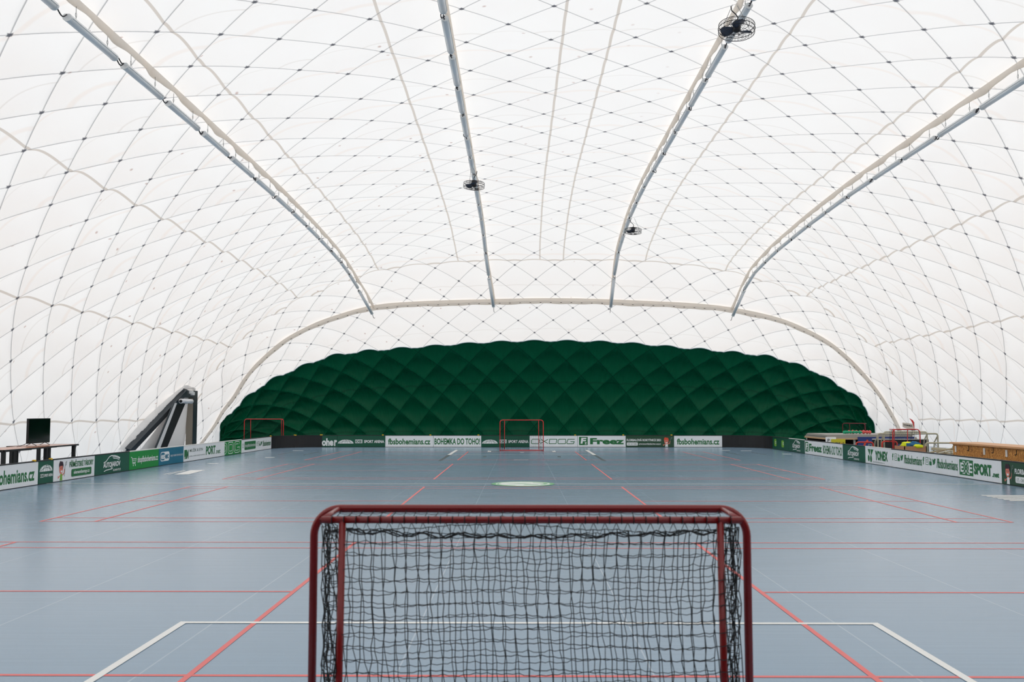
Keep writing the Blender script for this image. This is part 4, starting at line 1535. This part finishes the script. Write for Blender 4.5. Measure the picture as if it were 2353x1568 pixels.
def slab(pts, th, name, mt):
    q = MB()
    n = len(pts)
    V = [(x - ox, y - oy, z) for x, y, z in pts] + [(x - ox - th, y - oy, z) for x, y, z in pts]
    q.add(V, [tuple(range(n)), tuple(range(n, 2 * n))[::-1]] + [(i, n + i, n + (i + 1) % n, (i + 1) % n) for i in range(n)])
    return q.build(name, mt, t)


slab([(-13.94, 36.45, 0), (-13.94, 37.2, 0), (-13.94, 39.25, 1.84), (-13.94, 38.25, 1.84)], .05, 'panel', 'blackmat')
slab([(-13.92, 36.0, 0), (-13.92, 36.42, 0), (-13.92, 38.25, 1.88), (-13.92, 37.98, 1.88)], .05, 'side_rail', 'gatewhite')
slab([(-13.91, 35.88, 0), (-13.91, 35.98, 0), (-13.91, 37.96, 1.88), (-13.91, 37.88, 1.88)], .05, 'edge_rail', 'gate')
t = thing('sheet_roll', 'white rolled sheet hanging at the top of the black leaning panel', 'roll', (-13.78, 39.3, 1.90))
q = MB()
q.tube([(0, -.62, 0), (0, -.3, .01), (0, 0, -.006), (0, .3, .008), (0, .62, 0)], [0.10, 0.09, 0.10, 0.092, 0.1], 16)
q.build('roll', 'foil', t)
q = MB()
q.tube([(0, -.635, 0), (0, .635, 0)], 0.06, 14)
q.build('core', 'black', t)

# ------------------------------------------------------------------ desks, television
def desk(label, x0, x1, y0, y1):
    t = thing('desk', label, 'desk', ((x0 + x1) / 2, (y0 + y1) / 2, 0), 0, 'desks behind the left boards')
    a, b = (x1 - x0) / 2, (y1 - y0) / 2
    q = MB()
    q.box(-a + .01, -b + .01, 0.725, a - .01, b - .01, 0.752)
    q.build('tabletop', 'wood', t)
    q = MB()
    for c in ((-a, -b, a, -b + .012), (-a, b - .012, a, b), (-a, -b, -a + .012, b), (a - .012, -b, a, b)):
        q.box(c[0], c[1], 0.72, c[2], c[3], 0.754)
    q.build('edge_band', 'black', t)
    for sx_ in (-1, 1):
        for sy_ in (-1, 1):
            q = MB()
            q.box(sx_ * (a - .07) - .035, sy_ * (b - .11) - .035, 0, sx_ * (a - .07) + .035, sy_ * (b - .11) + .035, 0.722, 0, .004)
            q.build('leg', 'black', t)
    q = MB()
    q.box(-.02, -b + .12, .68, .02, b - .12, .724)
    q.build('rail', 'black', t)
    return t


desk('orange-brown wooden desk carrying the television, with black edges and legs', -11.25, -10.3, 20.75, 22.15)
desk('orange-brown wooden desk nearer the camera, beside the narrow green rink board', -11.0, -10.22, 18.75, 20.68)
t = thing('television', 'black flat television on the desk behind the left boards', 'television', (-10.8, 21.25, 0.754), R(90))
q = MB()
q.box(-.485, -.02, .05, .485, .03, .60, 0, .006)
q.build('body', 'black', t)
q = MB()
q.box(-.475, -.024, .07, .475, -.019, .59)
q.build('screen', 'screen', t)
for s in (-1, 1):
    q = MB()
    q.tube([(s * .30, -.11, .006), (s * .30, 0, .06), (s * .30, .11, .006)], .007, 6)
    q.build('foot', 'black', t)
q = MB()
q.tube([(-.485, .0, .08), (-.55, .02, .04), (-.66, .05, .012), (-.8, .06, .008)], .006, 6)
q.build('power_cable', 'black', t)
t = thing('cloth', 'small dark blue and white crumpled cloth on the nearer desk', 'cloth', (-10.62, 19.05, 0.755))
q = MB()
rnd = random.Random(2)
gv = [(-.12 + .24 * i / 8, -.08 + .16 * j / 6, .006 + .02 * rnd.random() * (0 < i < 8 and 0 < j < 6)) for i in range(9) for j in range(7)]
q.add(gv, [(i * 7 + j, (i + 1) * 7 + j, (i + 1) * 7 + j + 1, i * 7 + j + 1) for i in range(8) for j in range(6)], 0, True)
q.build('fabric', 'navycloth', t)

# ------------------------------------------------------------------ clutter behind the right boards
# flat pile of boards on a trolley
t = thing('board_trolley', 'wide low trolley carrying a flat grey pile of boards near the right corner', 'trolley', (11.75, 33.6, 0))
q = MB()
for k in range(4):
    q.box(-1.5 + .03 * (k % 2), -1.25 + .04 * k, .595 + .03 * k, 1.5 - .05 * (k % 3), 1.25 - .06 * k, .625 + .03 * k)
q.build('board_pile', 'greyboard', t)
q = MB()
q.box(-1.52, -1.28, .55, 1.52, 1.25, .595)
q.build('deck_plank', 'tanboard', t)
for x in (-1.45, -.55, .2, 1.4):
    for y in (-1.15, 1.15):
        q = MB()
        q.box(x - .03, y - .03, .08, x + .03, y + .03, .55)
        q.build('post', 'rail_w', t)
        q = MB()
        q.tube([(x - .025, y, .05), (x + .025, y, .05)], .05, 12)
        q.build('wheel', 'black', t)
q = MB()
q.box(-1.48, -1.0, .12, 1.48, 1.2, .16)
q.box(-1.48, 1.0, .16, 1.48, 1.04, .55)
q.build('lower_deck', 'blackmat', t)
t = thing('blue_panel', 'blue printed panel with red and grey lettering leaning against the board trolley', 'panel', (12.2, 32.26, 0))
q = MB()
q.box(-.95, -.015, .02, .95, .015, .645, 0, .004)
q.build('panel', 'blue', t)
V, F = text_geo('pin', .03, -.62, .24, -.22, .46, -.018)
q = MB()
q.add(V, F)
q.build('lettering', 'gprint', t)
V, F = text_geo('ni.cz', .03, -.19, .24, .5, .46, -.018)
q = MB()
q.add(V, F)
q.build('lettering', 'orangeprint', t)
q = MB()
V, F = stroke_geo([(-.86, .22), (-.76, .32), (-.72, .42), (-.62, .54)], .06, -.019)
q.add(V, F)
q.build('emblem', 'orangeprint', t)
t = thing('yellow_sign', 'small yellow sign with black lettering leaning against the board trolley', 'sign', (10.56, 32.15, 0), R(-3))
q = MB()
q.box(-.23, -.012, .02, .23, .012, .57, 0, .003)
q.build('panel', 'ysign', t)
V, F = text_geo('TIP SPORT', .04, -.1, .42, .19, .47, -.014)
q = MB()
q.add(V, F)
q.build('lettering', 'black', t)
t = thing('white_sign', 'white sign showing a black letter P beside the yellow sign', 'sign', (10.36, 32.2, 0), R(-3))
q = MB()
q.box(-.2, -.012, .02, .14, .012, .64, 0, .003)
q.build('panel', 'white', t)
V, F = text_geo('P', .02, -.14, .48, -.07, .58, -.014)
q = MB()
q.add(V, F)
q.build('lettering', 'black', t)


def lumpy(name, lab, cat, mt, pts, r, seed):
    rnd = random.Random(seed)
    P = resample(pts, 26)
    c = P.mean(0)
    c[2] = P[:, 2].min() - r
    q = MB()
    q.tube([Vector(p - c) for p in P], [max(.3 * r, r * (1 + .35 * math.sin(i * 1.7 + seed) + rnd.uniform(-.2, .2))) for i in range(26)], 9)
    o = q.build(name, mt, None, Vector(c))
    return tag(o, lab, cat)


lumpy('training_vest', 'green rolled cloth lying on the flat board pile', 'vest', 'mint', [(11.0, 32.9, .785), (11.15, 33.0, .785), (11.35, 33.05, .785), (11.5, 33.0, .785), (11.62, 32.9, .785)], .045, 1)
lumpy('training_vest', 'coral red rolled cloth on the board pile beside the green cloth', 'vest', 'coral', [(11.3, 33.5, .785), (11.55, 33.4, .785), (11.8, 33.2, .785), (11.95, 33.0, .785)], .05, 4)

# cream painted tube frames (stacked goal frames)


def frame_rect(lab, loc, rz, w, h, d, mt='tan', r=.024):
    t = thing('tube_goal', lab, 'goal', loc, rz, 'cream tube frames behind the side boards')
    q = MB()
    q.tube(fillet([(-w / 2, 0, 0), (-w / 2, 0, h), (w / 2, 0, h), (w / 2, 0, 0)], .07, 6), r, 9)
    q.build('front_frame', mt, t)
    q = MB()
    q.tube(fillet([(-w / 2, 0, .03), (-w / 2, d, .03), (w / 2, d, .03), (w / 2, 0, .03)], .07, 6), r * .9, 9)
    q.build('base_frame', mt, t)
    for s in (-1, 1):
        q = MB()
        q.tube([(s * w / 2, 0, h - .06), (s * w / 2, d * .6, h * .7), (s * w / 2, d, .03)], r * .8, 8)
        q.build('stay', mt, t)
    return t


frame_rect('wide cream tube frame standing just behind the small red goal', (11.62, 29.0, 0), 0, 1.8, .83, .4)
frame_rect('cream tube frame behind the wide one, in front of the black panel', (11.75, 29.5, 0), R(-2), 1.3, .87, .4)
frame_rect('low cream tube frame between the small red goal and the heap of tubes', (11.45, 26.4, 0), R(-6), .75, .64, .4)
t = thing('tube_bundle', 'heap of loose cream tubes lying next to the end of the chipboard stand', 'tubes', (11.05, 24.7, 0))
rnd = random.Random(21)
for k in range(11):
    z = .42 + .018 * k
    a = R(rnd.uniform(20, 75))
    L_ = rnd.uniform(.7, 1.2)
    c = Vector((rnd.uniform(-.25, .25), rnd.uniform(-.3, .4), z))
    d = Vector((math.cos(a), math.sin(a), rnd.uniform(-.10, .16)))
    q = MB()
    q.tube([c - d * L_ * .6, c, c + d * L_ * .6], .02, 8)
    q.build('tube', 'tan', t)
q = MB()
q.tube(fillet([(-.3, .3, .45), (.45, -.25, .70), (.6, -.5, .50)], .06, 6), .02, 8)
q.build('tube', 'tan', t)
q = MB()
q.box(-.45, -.35, 0, .45, .45, .42, 0, .01)
q.build('crate', 'tanboard', t)
t = thing('black_panel', 'long black panel standing behind the small red goal', 'panel', (11.85, 30.1, 0), 0)
q = MB()
q.box(-.9, -.02, 0, .85, .02, .62, 0, .005)
q.build('panel', 'blackmat', t)
q = MB()
q.box(-.9, -.025, .62, .85, .025, .645)
q.build('top_edge', 'rail_w', t)


def mini_frame(lab, loc, rz, w, h, d):
    t = thing('mini_goal_frame', lab, 'frame', loc, rz)
    q = MB()
    q.tube(fillet([(-w / 2, 0, 0), (-w / 2, 0, h), (w / 2, 0, h), (w / 2, 0, 0)], .08, 6), .022, 9)
    q.build('front_frame', 'neonorange', t)
    for k, z in enumerate((.02, h * .6)):
        q = MB()
        q.tube(fillet([(-w / 2, 0, z), (-w / 2 + .05, d, z), (w / 2 - .05, d, z), (w / 2, 0, z)], .07, 6), .016, 8)
        q.build('hoop', 'neonorange', t)
    return t


mini_frame('low orange-red tube goal left of the small red goal', (10.82, 28.35, 0), R(-12), .42, .62, .3)
mini_frame('low orange-red tube goal in front of the blue printed panel', (10.46, 29.4, 0), R(-10), .5, .56, .3)
t = thing('basket', 'cardboard box beside the small red goal holding bright vests', 'box', (10.62, 26.35, 0))
q = MB()
for c in ((-.3, -.35, .3, -.33), (-.3, .33, .3, .35), (-.3, -.35, -.28, .35), (.28, -.35, .3, .35)):
    q.box(c[0], c[1], 0, c[2], c[3], .56)
q.box(-.3, -.35, 0, .3, .35, .02)
q.build('carton', 'cardboard', t)


def vest_lump(lab, loc, mt, s, seed):
    bm = bmesh.new()
    bmesh.ops.create_icosphere(bm, subdivisions=3, radius=1)
    rnd = random.Random(seed)
    ph = [rnd.uniform(0, 6) for _ in range(6)]
    for v in bm.verts:
        c = v.co
        k = 1 + .16 * math.sin(c.x * 5 + ph[0]) * math.sin(c.y * 6 + ph[1]) + .12 * math.sin(c.z * 8 + ph[2] + c.x * 3)
        v.co = Vector((c.x * s[0] * k, c.y * s[1] * k, max(-.6, c.z) * s[2] * k + s[2] * .6))
    q = MB()
    bm.verts.index_update()
    q.add([v.co for v in bm.verts], [[v.index for v in f.verts] for f in bm.faces], 0, True)
    bm.free()
    o = q.build('training_vest', mt, None, loc)
    tag(o, lab, 'vest', 'vests in the cardboard box')


vest_lump('bundled neon yellow vest on the box, between the posts of the small red goal', (10.6, 26.5, .50), 'neon', (.17, .15, .11), 1)
vest_lump('bundled blue vest on the box at the post of the small red goal', (10.68, 26.25, .50), 'bluecloth', (.18, .17, .11), 2)
vest_lump('small neon yellow vest at the near edge of the cardboard box', (10.72, 26.05, .52), 'neon', (.13, .09, .06), 3)
vest_lump('dark navy vest slumped at the far edge of the cardboard box', (10.5, 26.62, .48), 'navycloth', (.16, .10, .08), 4)

# small feather flag
t = thing('feather_flag', 'white feather flag with a red curved edge above the small red goal', 'flag', (12.62, 31.0, 0))
q = MB()
q.tube([(.02, 0, 0), (.02, 0, 1.0), (0.02, 0, 1.16)], .010, 7)
q.build('pole', 'rail_w', t)
q = MB()
prof_f = [(-.14, 1.28), (-.03, 1.22), (.03, 1.12), (.03, .78), (-.0, .98), (-.03, 1.10), (-.08, 1.2)]
V = [(a, -.004, b) for a, b in prof_f] + [(a, .004, b) for a, b in prof_f]
n = len(prof_f)
q.add(V, [tuple(range(n)), tuple(range(n, 2 * n))[::-1]] + [(i, n + i, n + (i + 1) % n, (i + 1) % n) for i in range(n)])
q.build('red_edge', 'redfar', t)
q = MB()
prof_f = [(-.03, 1.10), (-.0, .98), (.02, .84), (-.36, 1.0), (-.36, 1.14)]
V = [(a, -.002, b) for a, b in prof_f] + [(a, .002, b) for a, b in prof_f]
n = len(prof_f)
q.add(V, [tuple(range(n)), tuple(range(n, 2 * n))[::-1]] + [(i, n + i, n + (i + 1) % n, (i + 1) % n) for i in range(n)])
q.build('cloth', 'flap', t)
V, F = text_geo('YONEX', .04, -.34, 1.04, -.04, 1.09, -.006, -.04)
q = MB()
q.add(V, F)
q.build('lettering', 'black', t)

# chipboard stand
t = thing('chipboard_stand', 'long chipboard stand with a pale wooden top behind the right side boards', 'stand', (10.75, 20.9, 0))
q = MB()
for k in range(3):
    y0 = -2.9 + k * 1.78
    q.box(-.30, y0, 0, -.28, y0 + 1.765, .72)
q.build('front_panel', 'osb', t)
q = MB()
q.box(-.30, 2.43, 0, .30, 2.45, .72)
q.build('end_panel', 'osb', t)
q = MB()
q.box(-.36, -2.95, .72, .34, 2.5, .765, 0, .006)
q.build('top_plank', 'beam', t)
q = MB()
q.box(.28, -2.9, 0, .30, 2.43, .72)
q.build('back_panel', 'osb', t)
for y in (2.28, .85, -.15, -1.15):
    q = MB()
    q.box(-.322, y - .035, .53, -.300, y + .035, .68, 0, .004)
    q.build('bracket', 'rail_w', t)
for y in (1.62, .45, -.55):
    q = MB()
    q.tube([(-.302, y, .70), (-.302, y, .60), (-.325, y, .585), (-.34, y, .60)], .010, 6)
    q.build('hook', 'black', t)
